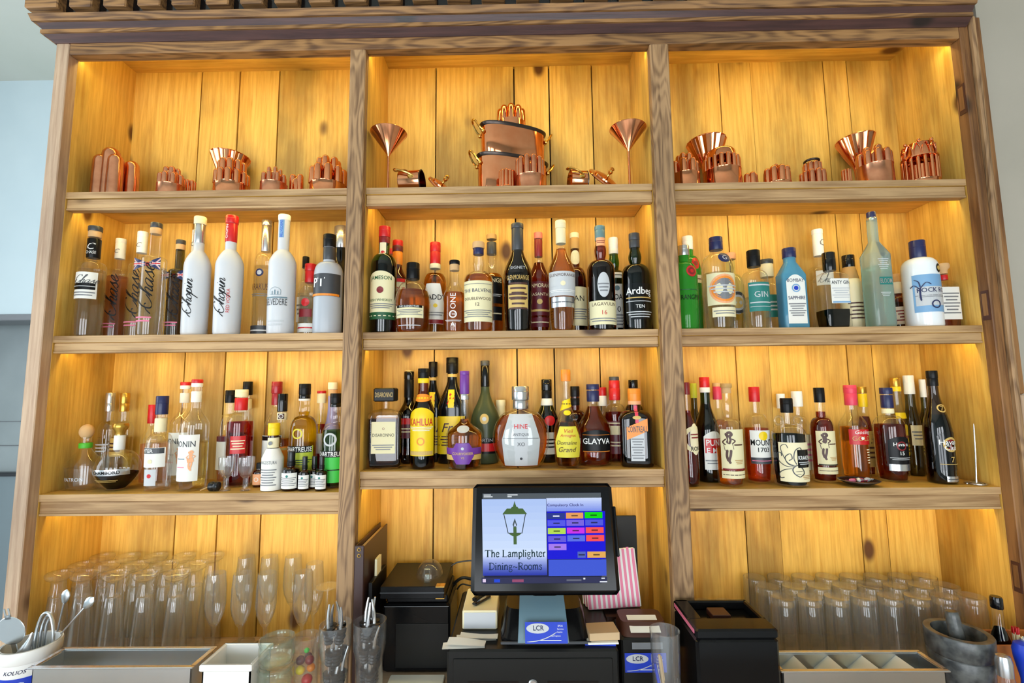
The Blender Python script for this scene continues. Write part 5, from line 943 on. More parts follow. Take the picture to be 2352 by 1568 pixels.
# ------------------------------------------------------------------ glasses in the lower bays
GP = 'upturned stemmed beer glasses'; GF = 'champagne flutes'; GT = 'upturned ribbed tumblers'
def pilsner():
    t = thing('beer_glass', '', 'glass', (0, 0, 0), 0, GP); PZ = Matrix.Diagonal((.97, .97, 1.37, 1))
    MB().lathe([(.0322, 0), (.0328, .004), (.030, .05), (.0235, .11), (.0200, .138), (.0188, .139), (.0222, .11), (.0284, .05), (.0308, .002)], 24, bot=False, top=False).xf(PZ).build('bowl', 'g_tumbler', t)
    MB().lathe([(.0205, .137), (.021, .142), (.017, .155), (.0165, .166), (.019, .168)], 24).xf(PZ).build('stem', 'g_tumbler', t)
    MB().lathe([(.012, .167), (.028, .173), (.0315, .178), (.0315, .182), (.028, .184), (.012, .185)], 28).xf(PZ).build('foot', 'g_tumbler', t)
    return t
def flute():
    t = thing('champagne_flute', '', 'glass', (0, 0, 0), 0, GF)
    MB().lathe([(.031, 0), (.032, .002), (.026, .004), (.006, .008), (.0038, .013), (.0036, .085), (.0055, .098)], 24, top=False).xf(Matrix.Diagonal((1, 1, 1.08, 1))).build('stem', 'g_tumbler', t)
    MB().lathe([(.0058, .097), (.013, .106), (.0225, .128), (.0262, .150), (.0255, .19), (.0225, .226), (.0215, .226), (.0245, .19), (.0252, .150), (.0215, .129), (.012, .108), (1e-4, .102)], 24, bot=False, top=False).xf(Matrix.Diagonal((1, 1, 1.08, 1))).build('bowl', 'g_tumbler', t)
    return t
def tumbler():
    t = thing('tumbler', '', 'glass', (0, 0, 0), 0, GT); h = .178
    def fn(u, v):
        a = 2*math.pi*u; r = (.0335-.0035*v)*(1+.026*math.cos(18*a)*(1 if .1 < v < .86 else 0)); return (r*math.cos(a), r*math.sin(a), h*v)
    mb = MB().grid(fn, 108, 8); mb.lathe([(.0322, .001), (.0290, h*.86), (.027, h*.90), (1e-4, h*.90)], 28, bot=False, top=False)
    mb.build('wall', 'g_tumbler', t)
    MB().lathe([(.0300, h*.9), (.0302, h*.985), (.0285, h), (.023, h-.002), (1e-4, h-.004)], 28, bot=False, top=False).build('base', 'g_tumbler', t)
    return t
def spread_glasses(make, spots, label_of):
    src = make()
    for i, (x, y) in enumerate(spots):
        o = src if i == 0 else copy_tree(src); o.location = (x, y, ZC); o['label'] = label_of(i)
ORD = ('first', 'second', 'third', 'fourth', 'fifth', 'sixth', 'seventh', 'eighth', 'ninth', 'tenth')
# beer glasses: five columns, three rows
cols = [at(x, 1320, .035).x for x in (124, 194, 265, 336, 408)]
sp = [(cols[c]+.004*r, .035+.067*r) for r in range(3) for c in range(5)]
sp = [(max(x, L1+.04), y) for x, y in sp]
rowname = ('front', 'middle', 'back')
spread_glasses(pilsner, sp, lambda i: 'upturned stemmed beer glass, %s from the bay side in the %s row' % (ORD[i % 5], rowname[i//5]))
x0 = max(x for x, y in sp)+.075
fs = [(at(px, 1330, y).x, y) for px, y in ((497, .044), (557, .044), (613, .044), (697, .05), (469, .108), (528, .108), (585, .108), (640, .108), (672, .172), (510, .172), (564, .172), (618, .172), (722, .115), (725, .172))]
fs2 = []
def flab(i):
    rw = lambda y: 0 if y < .09 else (1 if y < .15 else 2)
    r = rw(fs2[i][1]); same = sorted(x for x, y in fs2 if rw(y) == r); return ORD[same.index(fs2[i][0])], rowname[r]
for x, y in fs:
    if all(math.hypot(x-a, y-b) > .0642 for a, b in fs2) and all(math.hypot(x-a, y-b) > .067 for a, b in sp): fs2.append((x, y))
spread_glasses(flute, fs2, lambda i: 'clear champagne flute, %s from the beer glasses in the %s row of flutes' % flab(i))
# two upturned stem glasses by the post
for k, (px, y) in enumerate(((752, .045),)):
    p = at(px, 1345, y); t = thing('wine_glass', 'upturned wine glass with its foot in the air beside the post', 'glass', (min(p.x, PL0-.036), y, ZC)); h = p.z-ZC
    MB().lathe([(.031, 0), (.0335, h*.25), (.026, h*.42), (.006, h*.5), (.0045, h*.52), (.02, h*.42), (.0325, h*.25), (.03, .001)], 24, bot=False, top=False).build('bowl', 'g_tumbler', t)
    MB().lathe([(.005, h*.50), (.0035, h*.56), (.0035, h*.94), (.006, h*.97), (.03, h*.988), (.03, h), (.004, h)], 24).build('stem', 'g_tumbler', t)
tx0, tx1 = at(1736, 1325, .16).x, R1-.037
sp = []
for r in range(3):
    n = int((tx1-tx0)/.071)+2
    for c in range(n):
        x = tx0+.004*r+c*.0705; y = .169-.0675*r
        if x < tx1 and not (r == 2 and c == 99): sp.append((x, y))
rows = [round((.169-y)/.0675) for x, y in sp]
spread_glasses(tumbler, sp, lambda i: 'upturned ribbed tumbler, %s from the black box in the %s row' % (ORD[sum(1 for j in range(i) if rows[j] == rows[i])], ('back', 'middle', 'front')[rows[i]]))
for px, y in ((1617, .15), (1668, .15)):
    p = at(px, 1383, y); t = thing('stacked_glass_base', 'low glass with its base just showing over the black box, %s' % ('nearer the post' if px < 1640 else 'nearer the tumblers'), 'glass', (p.x, y, ZC), 0, 'low glasses behind the black box'); h = p.z-ZC
    MB().lathe([(.032, 0), (.030, h*.8), (.031, h), (.02, h-.003), (1e-4, h-.004), (.026, h*.8), (.0305, .001)], 28, bot=False, top=False).build('wall', 'g_tumbler', t)
# ------------------------------------------------------------------ things on the worktop
def box_thing(name, label, cat, x0, x1, y0, y1, z0, z1, mat, ch=.004, part='body', rz=0):
    cx, cy_ = (x0+x1)/2, (y0+y1)/2; t = thing(name, label, cat, (cx, cy_, z0), math.radians(rz))
    MB().box(x0-cx, x1-cx, y0-cy_, y1-cy_, 0, z1-z0, ch).build(part, mat, t); return t, cx, cy_
# steel tray, left
def tray(label, pxl, pxr, pyf, pyb, yf, dividers=0):
    a = at(pxl, pyf, yf); b_ = at(pxr, pyf, yf); z = (a.z+b_.z)/2; yb = atz((pxl+pxr)/2, pyb, z).y
    t = thing('steel_tray', label, 'tray', ((a.x+b_.x)/2, (yf+yb)/2, ZC), 0, 'steel condiment trays'); hx = (b_.x-a.x)/2; hy = (yb-yf)/2; h = z-ZC; w = .0035
    MB().box(-hx, hx, -hy, -hy+w, 0, h, .001).build('front_wall', 'steel', t); MB().box(-hx, hx, hy-w, hy, 0, h, .001).build('back_wall', 'steel', t)
    MB().box(-hx, -hx+w, -hy, hy, 0, h, .001).build('side_wall', 'steel', t); MB().box(hx-w, hx, -hy, hy, 0, h, .001).build('side_wall', 'steel', t)
    MB().box(-hx+.003, hx-.003, -hy+.003, hy-.003, h-.045, h-.042).build('floor', 'steel', t)
    MB().box(-hx-.006, hx+.006, -hy-.007, -hy+.004, h, h+.0035, .001).box(-hx-.006, hx+.006, hy-.004, hy+.006, h, h+.0035, .001).box(-hx-.006, -hx+.004, -hy, hy, h, h+.0035, .001).box(hx-.004, hx+.006, -hy, hy, h, h+.0035, .001).build('rim', 'silver', t)
    for k in range(dividers):
        x = -hx+2*hx*(k+.6)/(dividers+.5)
        MB().box(-.022, .022, -hy+w, hy-w, -.0015, .0015).xf(Matrix.Translation((x, 0, h-.018)) @ Matrix.Rotation(math.radians(-38), 4, 'Y')).build('divider', 'board', t)
    return t
tray('open stainless steel tray between the white bucket and the plastic tub', 74, 440, 1533, 1491, -.185)
tray('open stainless steel tray with white dividers beside the stone mortar', 1797, 2172, 1541, 1499, -.185, 4)
# white bucket with bar tools
p = at(72, 1474, -.10); RB = mpp(p)*76*cosh(p); hb = p.z-ZC
t = thing('bucket', 'white plastic tub with blue label holding bar tools', 'bucket', (p.x, -.10, ZC))
MB().lathe([(RB*.84, 0), (RB*.86, .002), (RB*.95, hb*.80), (RB*.95, hb), (RB*.90, hb), (RB*.81, .004), (1e-4, .004)], 40, top=False).build('tub', 'white', t)
MB().lathe([(RB*.96, hb*.80), (RB*1.0, hb*.82), (RB*1.02, hb*.96), (RB*1.0, hb), (RB*.93, hb)], 40, bot=False, top=False).build('rim', 'white', t)
bd = Body([(0, RB*.85, RB*.85, 2), (hb*.8, RB*.95, RB*.95, 2), (hb, RB, RB, 2)])
lb = patch(bd, .004, hb*.60, RB*.9, 'rect', .0006).build('label', 'blue', t)
pv, pf = layout('GR', hb*.16, RB, 'B'); decal(bd, pv, pf, RB*.35, hb*.46, .0012).build('lettering', 'white', lb)
pv, pf = layout('YO', hb*.18, RB, 'B'); decal(bd, pv, pf, RB*.3, hb*.28, .0012).build('lettering', 'white', lb)
pv, pf = layout('KOLIOS', hb*.06, RB, 'I'); decal(bd, pv, pf, RB*.3, hb*.70, .001).build('lettering', 'navy', t)
zr = p.z; BX, BY = p.x, -.10
t = thing('hawthorne_strainer', 'round steel cocktail strainer leaning out of the white tub', 'strainer', (BX-.008, BY+.004, ZC+.016)); t.rotation_euler = (math.radians(8), math.radians(-9), 0)
MB().lathe([(.033, -.001), (.034, 0), (.033, .001)], 36).xf(Matrix.Translation((0, 0, hb+.022)) @ Matrix.Rotation(math.radians(90), 4, 'X')).build('disc', 'steel', t)
MB().box(-.006, .006, -.001, .001, .0, hb-.008).build('handle', 'steel', t)
MB().box(-.007, -.003, -.001, .001, hb+.053, hb+.076).box(.003, .007, -.001, .001, hb+.053, hb+.076).box(-.007, .007, -.001, .001, hb+.05, hb+.06).build('prongs', 'steel', t)
t = thing('jigger', 'pointed steel cone measure in the white tub', 'measure', (BX+.004, BY-.02, ZC+hb-.03)); t.rotation_euler = (math.radians(6), math.radians(20), 0)
MB().lathe([(.021, 0), (.021, .008), (.004, .055), (.003, .066), (.0005, .07)], 24).build('cone', 'steel', t)
MB().tube([(.0, 0, .055), (.012, 0, .03), (.018, -.004, .0)], .002, 6).build('wire', 'silver', t)
t = thing('tongs', 'looped steel tongs arching out of the white tub', 'tongs', (BX+.026, BY+.004, ZC+.01)); zz = hb-.01
for k, s in enumerate((1., .72, .46)):
    MB().tube(catmull([(-.022*s, .006*k, zz-.04), (-.02*s, .006*k, zz+.02), (-.008*s, .006*k, zz+.03+.030*s), (.010*s, .006*k, zz+.032+.028*s), (.022*s, .006*k, zz+.018), (.02*s, .006*k, zz-.04)], 6), .0034, 8).build('loop', 'steel', t)
def barspoon(label, px, py, tip, Y):
    a = at(px, py, Y); bpos = at(tip[0], tip[1], Y); d = (a-bpos); t = thing('bar_spoon', label, 'spoon', bpos, 0, 'twisted bar spoons')
    n = 24; pts = [(d*(i/n)) for i in range(n+1)]; L = MB().tube(pts, [.0017+.0006*(i % 2) for i in range(n+1)], 6); L.build('twisted_stem', 'silver', t)
    ang = math.atan2(d.x, d.z)
    MB().lathe([(.0005, -.019), (.006, -.014), (.0105, -.004), (.0115, .004), (.009, .012), (.0005, .018)], 18).xf(Matrix.Translation(d+d.normalized()*.016) @ Matrix.Rotation(ang, 4, 'Y') @ Matrix.Diagonal((1, .35, 1, 1))).build('bowl', 'steel', t)
barspoon('twisted bar spoon with its bowl raised highest over the white tub', 193, 1396, (140, 1455), -.08)
barspoon('twisted bar spoon seen edge on behind the steel tongs', 147, 1385, (132, 1450), -.05)
# white plastic tub, jars, fruit glass
a, b_ = at(461, 1527, -.2), at(580, 1527, -.2); z1 = a.z
t, cx, c2 = box_thing('plastic_tub', 'empty white square plastic tub between the tray and the glass jars', 'tub', a.x+.004, b_.x-.004, -.2, -.115, ZC, ZC+.004, 'white', .001, 'floor')
hx, hy = (b_.x-a.x)/2-.004, .0425; h = z1-ZC
for nm, m_ in (('front_wall', MB().box(-hx, hx, -hy, -hy+.003, 0, h)), ('back_wall', MB().box(-hx, hx, hy-.003, hy, 0, h)), ('side_wall', MB().box(-hx, -hx+.003, -hy, hy, 0, h)), ('side_wall', MB().box(hx-.003, hx, -hy, hy, 0, h))): m_.build(nm, 'white', t)
MB().box(-hx-.005, hx+.005, -hy-.005, -hy+.002, h-.012, h+.002, .002).box(-hx-.005, hx+.005, hy-.002, hy+.004, h-.012, h+.002, .002).box(-hx-.005, -hx+.002, -hy, hy, h-.012, h+.002, .002).box(hx-.002, hx+.005, -hy, hy, h-.012, h+.002, .002).build('rim', 'white', t)
p = at(637, 1462, -.155); r = mpp(p)*42*cosh(p)
for k in range(3):
    z1 = p.z-.058*k; t = thing('glass_jar', 'small clear glass jar, %s of the stack of three' % ('topmost', 'middle one', 'lowest')[k], 'jar', (p.x, -.155, z1-.057), 0, 'stacked glass jars')
    MB().lathe([(r*.82, 0), (r*.95, .004), (r, .014), (r*1.0, .040), (r*.96, .046), (r*1.0, .050), (r*1.0, .0555), (r*.94, .0565), (r*.92, .045), (r*.95, .014), (r*.8, .007), (1e-4, .006)], 32, top=False).build('body', 'g_jar', t)
    MB().lathe([(r*1.005, .047), (r*1.03, .050), (r*1.005, .053)], 32, top=False, bot=False).build('neck_ring', 'g_jar', t)
h0 = p.z-.058*3
MB()
t = thing('pedestal_box', 'clear glass block under the stacked jars', 'glass block', (p.x, -.155, ZC)); MB().lathe([(r*.9, 0), (r*.92, .002), (r*.92, h0-ZC+.0005)], 32).build('block', 'g_jar', t)
p = at(705, 1458, -.105); r = mpp(p)*31*cosh(p); h = p.z-ZC
t = thing('fruit_glass', 'straight clear glass holding bright fruit garnish', 'glass', (p.x, -.105, ZC))
MB().lathe([(r*.86, 0), (r*.88, .003), (r, h), (r*.96, h), (r*.85, .006), (1e-4, .006)], 32, top=False).build('wall', 'g_tumbler', t)
FX, FY = p.x, -.105
for k, (dx, dy, dz, rr, m_, nm) in enumerate(((-.0108, -.006, .112, .0105, 'wine', 'dark cherry nearest the glass wall'), (.0108, -.006, .113, .0105, 'dkred', 'red cherry high in the fruit glass'), (.0, .0125, .112, .0085, 'wine', 'dark cherry at the back of the fruit glass'), (-.0105, -.005, .090, .0105, 'yellow', 'yellow lemon piece in the fruit glass'), (.000, .002, .130, .006, 'bgreen', 'green lime piece in the fruit glass'), (.0045, -.003, .068, .0125, 'red', 'scarlet strawberry in the fruit glass'), (.0105, .004, .091, .0095, 'orange', 'orange slice piece in the fruit glass'))):
    f_ = thing('fruit_piece', nm, 'fruit', (FX+dx, FY+dy, ZC+h-.165+dz), 0, 'fruit garnish in the glass')
    MB().lathe([(rr*math.cos(i*math.pi/8-math.pi/2), rr*(.95*math.sin(i*math.pi/8-math.pi/2)+(.12 if i == 8 else 0))) for i in range(9)], 16).build('flesh', m_, f_)
# pourer glasses
def pourers(label, cx, py, Y, seed):
    rnd = random.Random(seed); p = at(cx, py, Y); r = mpp(p)*38*cosh(p); h = p.z-ZC
    t = thing('mixing_glass', label, 'glass', (p.x, Y, ZC), 0, 'glasses crammed with bottle pourers')
    MB().lathe([(r*.76, 0), (r*.78, .004), (r*.86, h*.62), (r*1.0, h*.74), (r, h), (r*.96, h), (r*.95, h*.75), (r*.81, h*.62), (r*.73, .008), (1e-4, .008)], 36, top=False).build('wall', 'g_tumbler', t)
    spout = MB().tube([(0, 0, 0), (0, 0, .022), (.003, 0, .040), (.006, 0, .052)], [.0042, .0036, .003, .0022], 8).mesh('spout', 'silver')
    plug = MB().lathe([(.0075, 0), (.009, .003), (.0075, .006), (.0095, .009), (.008, .012), (.0105, .015), (.0088, .018), (.0112, .021), (.0112, .026), (.005, .027)], 14).xf(Matrix.Diagonal((1.2, 1.2, 1.2, 1))).mesh('plug', 'rubber')
    k = 0
    for zl in (h-.115, h-.066, h-.018):
        for i in range(4):
            a = i*math.pi/2+zl*40; rr = r*(.42 if zl > h-.04 else .33)
            q = thing('bottle_pourer', 'black rubber bottle pourer with steel spout, %s' % label.split(' ')[-1] if 0 else 'black rubber bottle pourer with steel spout crammed in the %s mixing glass' % ('taller' if seed == 1 else 'shorter'), 'pourer', (p.x+rr*math.cos(a), Y+rr*math.sin(a), ZC+zl-.02), rnd.uniform(0, 6.2), 'bottle pourers in the %s mixing glass' % ('taller' if seed == 1 else 'shorter'))
            q.rotation_euler = (rnd.uniform(-.16, .16), rnd.uniform(-.16, .16)+(3.14 if (i+k) % 4 == 3 and zl < h-.05 else 0), rnd.uniform(0, 6.2))
            link('plug', plug, None, q); o = link('spout', spout, None, q); o.location = (0, 0, .031)
        k += 1
pourers('shorter glass crammed with black rubber bottle pourers', 771, 1431, -.14, 5)
pourers('taller glass crammed with black rubber bottle pourers', 850, 1424, -.14, 1)
# ------------------------------------------------------------------ till corner
x0 = PL1+.005
t = thing('menu_folder', 'tall brown leather menu folder with two brass eyelets beside the post', 'folder', (x0+.013, .06, ZC)); h = at(845, 1225, .06).z-ZC
MB().box(-.012, -.008, -.10, .115, 0, h, .001).build('cover', 'leather', t); MB().box(.008, .012, -.10, .115, 0, h-.004, .001).build('cover', 'leather', t)
MB().box(-.012, .012, -.104, -.099, 0, h, .0015).build('spine', 'leather', t); MB().box(-.006, .006, -.095, .108, .003, h-.012).build('pages', 'kraft', t)
for k in range(2):
    z = at(824, 1262+14*k, -.045).z-ZC
    MB().tube([(.004*math.cos(a*math.pi/8), -.105, z+.004*math.sin(a*math.pi/8)) for a in range(16)], .0011, 6, True).build('eyelet', 'brass', t)
t, cx, c2 = box_thing('order_folder', 'slim black folder with a white tab standing by the menu folder', 'folder', x0+.034, x0+.044, -.03, .10, ZC, at(855, 1338, -.03).z, 'black', .001, 'cover')
hh = at(855, 1338, -.03).z-ZC; MB().box(-.003, .003, -.02, .02, hh, hh+.042).build('tab', 'cream', t)
# printer with flat box and dome
a, b_ = at(879, 1388, .02), at(1034, 1388, .02)
t, cx, c2 = box_thing('receipt_printer', 'glossy black receipt printer under the flat black case', 'printer', a.x, b_.x, .02, .17, ZC, a.z, 'plastic_black', .006)
hp = a.z-ZC; hx = (b_.x-a.x)/2; MB().box(-hx+.008, hx-.008, -.065, .07, hp, at(950, 1364, .03).z-ZC-.0005, .003).build('lid', 'black', t)
MB().box(-hx*.6, hx*.95, -.0765, -.0745, .012, hp*.72, .0008).build('front_panel', 'drawer_black', t)
MB().box(-hx+.004, hx-.004, -.0762, -.0745, hp-.006, hp-.0045).build('edge_line', 'grey', t)
z0 = at(950, 1364, .03).z; a2, b2 = at(873, 1352, .0), at(1020, 1352, .0); z1 = at(950, 1347, .0).z
t, cx, c2 = box_thing('flat_case', 'flat black case with brass corners lying on the printer', 'case', a2.x, b2.x, .0, .175, z0, z1, 'black', .0015)
hx = (b2.x-a2.x)/2; hc_ = z1-z0
for z in (0, hc_-.002): MB().box(hx-.022, hx+.0008, -.0885, -.066, z, z+.0022).build('corner', 'brass', t)
MB().box(-hx-.0004, hx+.0004, -.0882, -.0872, hc_*.45, hc_*.55).build('seam', 'dgrey', t)
p = at(985, 1330, .06); r = mpp(p)*31
t = thing('glass_dome', 'small clear glass dome on the flat black case', 'dome', (p.x, .075, z1))
MB().lathe([(r, 0)]+[(r*math.cos(i*math.pi/16), r*1.15*math.sin(i*math.pi/16)) for i in range(1, 8)]+[(.0005, r*1.15)], 32, bot=False).build('dome', 'g_tumbler', t)
t = thing('crystal_block', 'little clear crystal block in front of the glass dome', 'ornament', (p.x+.002, .026, z1)); MB().box(-.008, .008, -.006, .006, 0, .022, .002).build('block', 'g_jar', t); MB().tube([(-.0065, 0, .0225), (-.0065, 0, .034), (.0065, 0, .034), (.0065, 0, .0225)], .0012, 6).build('frame', 'silver', t)
for k, (pts) in enumerate((((1032, 1303), (1046, 1293), (1062, 1289), (1090, 1287)), ((1040, 1345), (1052, 1332), (1066, 1326), (1090, 1330)), ((1050, 1353), (1062, 1341), (1090, 1345)))):
    q = [at(x, y, .15) for x, y in pts]; o = q[0]; c = thing('cable', ('thin upper black cable running behind the monitor', 'thick black cable running behind the monitor', 'lowest black cable running behind the monitor')[k], 'cable', o, 0, 'cables behind the monitor')
    MB().tube(catmull([v-o for v in q]+[Vector((.125+.02*k, .012*(k-1), q[-1].z-o.z)), Vector((.14+.02*k, .012*(k-1), ZC-o.z+.006))], 6), .0022 if k != 1 else .0045, 8).build('cord', 'rubber', c)
# cash drawer
yd = -.19; a, b_ = at(1026, 1492, yd), at(1421, 1492, yd); zt = (a.z+b_.z)/2
t, cx, c2 = box_thing('cash_drawer', 'wide black metal cash drawer under the till', 'cash drawer', a.x, b_.x, yd, .12, ZC, zt, 'drawer_black', .004)
hx = (b_.x-a.x)/2; hy = (.12-yd)/2; hd = zt-ZC
f = MB().box(-hx+.014, hx-.014, -hy-.003, -hy+.002, .012, hd-.017, .0015).build('drawer_front', 'drawer_black', t); f['label'] = 'black drawer front with two slots and a lock'
for s in (-1, 1): MB().box(s*hx*.46-.055, s*hx*.46+.055, -hy-.0036, -hy-.0028, hd-.066, hd-.062).build('slot', 'gloss_black', f)
MB().lathe([(.010, 0), (.0105, .002), (.0085, .005), (.007, .005), (.0065, .003), (1e-4, .003)], 24, top=False).xf(Matrix.Translation((0, -hy-.003, hd-.068)) @ Matrix.Rotation(math.radians(90), 4, 'X')).build('lock', 'silver', f)
# till: base, neck plate, monitor
ym0, ym1 = -.195, -.125
p0, p1 = at(1253, 1367, ym0), at(1250, 1110, ym1)
wm = (at(1427, 1367, ym0).x-at(1080, 1367, ym0).x); hm = (p1-p0).length; tilt = math.atan2(ym1-ym0, p1.z-p0.z)
T = thing('till', 'touch screen till on a black stand with a blue grey neck plate', 'till', (p0.x, -.10, zt))
bx = MB().loft([(0, .102, .075, 5), (.012, .102, .075, 5), (.02, .098, .07, 5, 0, .004), (.05, .092, .055, 5, 0, .018), (.058, .088, .05, 5, 0, .02)], 40).build('stand', 'plastic_black', T)
MB().box(-.1005, .1005, -.077, -.073, .004, .010, .001).build('vent', 'dgrey', bx)
def npl(u, v):                                          # curved neck plate, from the monitor down to the front of the stand
    zA, zB = p0.z-zt+.02, .014
    z = zA+(zB-zA)*v; y = .02-.105*(math.sin(v*math.pi/2)**1.3); w = .048+.008*v; return ((u-.5)*2*w-.006, y-.005, z)
mb = MB().grid(npl, 10, 12); mb.grid(lambda u, v: tuple(c+k for c, k in zip(npl(1-u, v), (0, .004, 0))), 10, 12)
npo = mb.build('neck_plate', 'steelblue', T)
def sticker(parent, org, ux, uz, w, h, off):
    org, ux, uz = Vector(org), Vector(ux).normalized(), Vector(uz).normalized(); nn = ux.cross(uz)
    def pm(u, v, o): return org+ux*(u*w)+uz*(v*h)+nn*(off+o)
    s = MB().add([pm(-.5, -.5, 0), pm(.5, -.5, 0), pm(.5, .5, 0), pm(-.5, .5, 0)], [(0, 1, 2, 3)]).build('sticker', 'blue', parent)
    def put(pv, pf, cu, cv, mt, nm): MB().add([pm(cu+a/w, cv+b/h, .0004 if mt != 'navy' else .0008) for a, b in pv], pf).build(nm, mt, s)
    el = [(0, 0)]+[(w*.27*math.cos(i*math.pi/12), h*.24*math.sin(i*math.pi/12)) for i in range(24)]
    put(el, [(0, i+1, (i+1) % 24+1) for i in range(24)], -.2, .2, 'ltgrey', 'logo_oval')
    pv, pf = layout('LCR', h*.24, w*.42, 'B'); put(pv, pf, -.18, .22, 'navy', 'lettering')
    v, f_ = ribbon([(x, y, 0) for x, y in [(w*(-.46+.9*i/14), h*(-.42+.75*(i/14)**2.2)) for i in range(12)]], h*.05, .3); put(v, f_, .0, .0, 'ltgrey', 'swoosh')
    for k, (s_, y, x) in enumerate((('EPOS', .32, .34), ('Service', .17, .34), ('Supplies', .02, .32), ('Cash Registers', -.16, .22), ('TEL 0131 554 8554' if 0 else '#1', -.36, .1))):
        pv, pf = layout(s_, h*.085, w*.5); put(pv, pf, x, y, 'white', 'lettering')
sticker(npo, (0.0, -.0945, .0375), (1, 0, 0), (0, .5, 1), .092, .040, .0022)
mon = MB(); 
mon = MB().box(-wm/2, wm/2, 0, .022, 0, hm, .009).build('monitor', 'plastic_black', T); mon.location = (0, p0.y+.10, p0.z-zt); mon.rotation_euler = (-tilt, 0, 0)
MB().box(-wm/2+.012, wm/2-.012, .0225, .045, .015, hm-.015, .006).build('back_cover', 'black', mon)
MB().box(-.03, .03, .03, .06, -.004, .08, .004).build('hinge', 'black', mon)
MB().box(wm/2-.001, wm/2+.006, .006, .03, hm*.32, hm*.78, .002).build('card_reader', 'plastic_black', mon)
su0, su1, sv0, sv1 = -wm/2+.073*wm, -wm/2+.915*wm, .098*hm, .908*hm
def ui(x, y):
    k = (y-215)/1060; xl, xr = 365-35*k, 1750+65*k
    return su0+(su1-su0)*(x-xl)/(xr-xl), sv1-(sv1-sv0)*(y-212)/1062
UIC = {}
def uimat(c):
    k = 'screen_%d_%d_%d' % c
    if k not in COLORS: C(k, c, .4, 0., 1.)
    return k
lay = [0]
def quad(parent, x0, y0, x1, y1, c, nm, d):
    pts = [ui(x0, y1), ui(x1, y1), ui(x1, y0), ui(x0, y0)]
    return MB().add([(u, -d, v) for u, v in pts], [(0, 1, 2, 3)]).build(nm, uimat(c), parent)
D1, D2, D3, D4 = .0004, .0008, .0012, .0016
scr = quad(mon, 365, 212, 1750, 1272, (20, 24, 60), 'screen', D1); scr['label'] = 'lit touch screen showing a lamp logo and rows of coloured keys'
def bands(x0, x1, y0, y1, c0, c1, n, nm):
    for i in range(n):
        t_ = i/max(1, n-1); quad(scr, x0, y0+(y1-y0)*i/n, x1, y0+(y1-y0)*(i+1)/n, tuple(int(a+(b-a)*t_) for a, b in zip(c0, c1)), nm, D2)
quad(scr, 362, 214, 1752, 280, (84, 92, 98), 'title_bar', D2)
bands(352, 1108, 284, 960, (176, 200, 246), (208, 226, 255), 8, 'logo_panel'); bands(352, 1108, 960, 1182, (200, 216, 252), (40, 56, 170), 16, 'logo_panel')
bands(1112, 1760, 276, 440, (206, 220, 252), (130, 150, 236), 8, 'heading_panel')
quad(scr, 1116, 442, 1800, 1002, (16, 10, 216), 'key_panel', D2); quad(scr, 1126, 1008, 1806, 1190, (62, 88, 214), 'message_panel', D2); quad(scr, 334, 1204, 1812, 1268, (46, 48, 84), 'task_bar', D2)
keys = [(1120,460,1330,535,(40,56,140)), (1340,458,1543,530,(232,160,92)), (1560,452,1768,528,(0,220,0)), (1122,548,1332,620,(84,88,232)), (1344,545,1550,617,(122,100,224)), (1566,543,1775,614,(80,88,222)), (1124,642,1334,712,(182,222,84)), (1348,638,1556,708,(206,50,232)), (1570,634,1780,704,(250,82,84)), (1126,735,1338,805,(100,88,222)), (1352,730,1560,800,(90,110,230)), (1574,727,1785,800,(250,80,84)), (1130,826,1340,900,(164,122,240)), (1470,918,1565,990,(82,100,190)), (1584,918,1800,990,(230,172,84))]
for (a_, b2, c_, d_, col) in keys:
    k_ = quad(scr, a_, b2, c_, d_, col, 'key', D3); m_ = (a_+c_)/2; quad(k_, m_-38, (b2+d_)/2-7, m_+38, (b2+d_)/2+9, tuple(int(v*.45) for v in col) if col != (40,56,140) else (230,235,255), 'key_text', D4)
for (a_, b2, c_, d_) in ((375,226,460,240), (375,248,480,262), (655,226,775,240), (655,248,705,262)): quad(scr, a_, b2, c_, d_, (215,222,226), 'status_text', D3)
for (a_, b2, c_, d_, col) in ((348,1220,384,1256,(225,205,235)), (482,1222,552,1258,(30,70,215)), (695,1225,830,1256,(150,74,110)), (1335,1228,1510,1248,(96,100,120)), (1532,1212,1556,1230,(225,230,240)), (1745,1212,1785,1226,(225,230,240)), (1725,1250,1812,1264,(225,230,240))): quad(scr, a_, b2, c_, d_, col, 'task_icon', D3)
def poly(pts, c, nm='lamp_shape', d=D3):
    q = [ui(x, y) for x, y in pts]; MB().add([(u, -d, v) for u, v in q], [tuple(range(len(q)-1, -1, -1))]).build(nm, uimat(c), scr)
G_ = (74, 104, 58)
poly([(590,472),(645,402),(832,402),(884,472)], G_); poly([(690,402),(705,382),(772,382),(784,402)], G_); poly([(716,382),(726,350),(748,350),(760,382)], G_); poly([(726,350),(737,308),(748,350)], G_)
poly([(604,472),(614,472),(662,702),(652,702)], (52,62,66)); poly([(858,472),(868,472),(824,702),(814,702)], (52,62,66)); poly([(652,694),(720,694),(720,702),(652,702)], (52,62,66)); poly([(752,694),(824,694),(824,702),(752,702)], (52,62,66))
poly([(664,702),(812,702),(790,722),(762,734),(712,734),(686,722)], G_); poly([(718,625),(756,625),(756,830),(718,830)], G_)
poly([(736,520),(762,600),(750,625),(722,625),(710,600)], (70,84,88)); poly([(738,566),(750,608),(738,625),(726,608)], (206,224,255), d=D4)
def uitext(s, x0, x1, ytop, ybot, c, nm='lettering'):
    v, f_, w0, h0 = glyphs(s, .014); a_, b2 = ui(x0, ytop), ui(x1, ybot); cu, cv = (a_[0]+b2[0])/2, (a_[1]+b2[1])/2; kx = (b2[0]-a_[0])/w0; ky = (a_[1]-b2[1])/h0
    MB().add([(cu+x*kx, -D3, cv+y*ky) for x, y in v], f_).build(nm, uimat(c), scr)
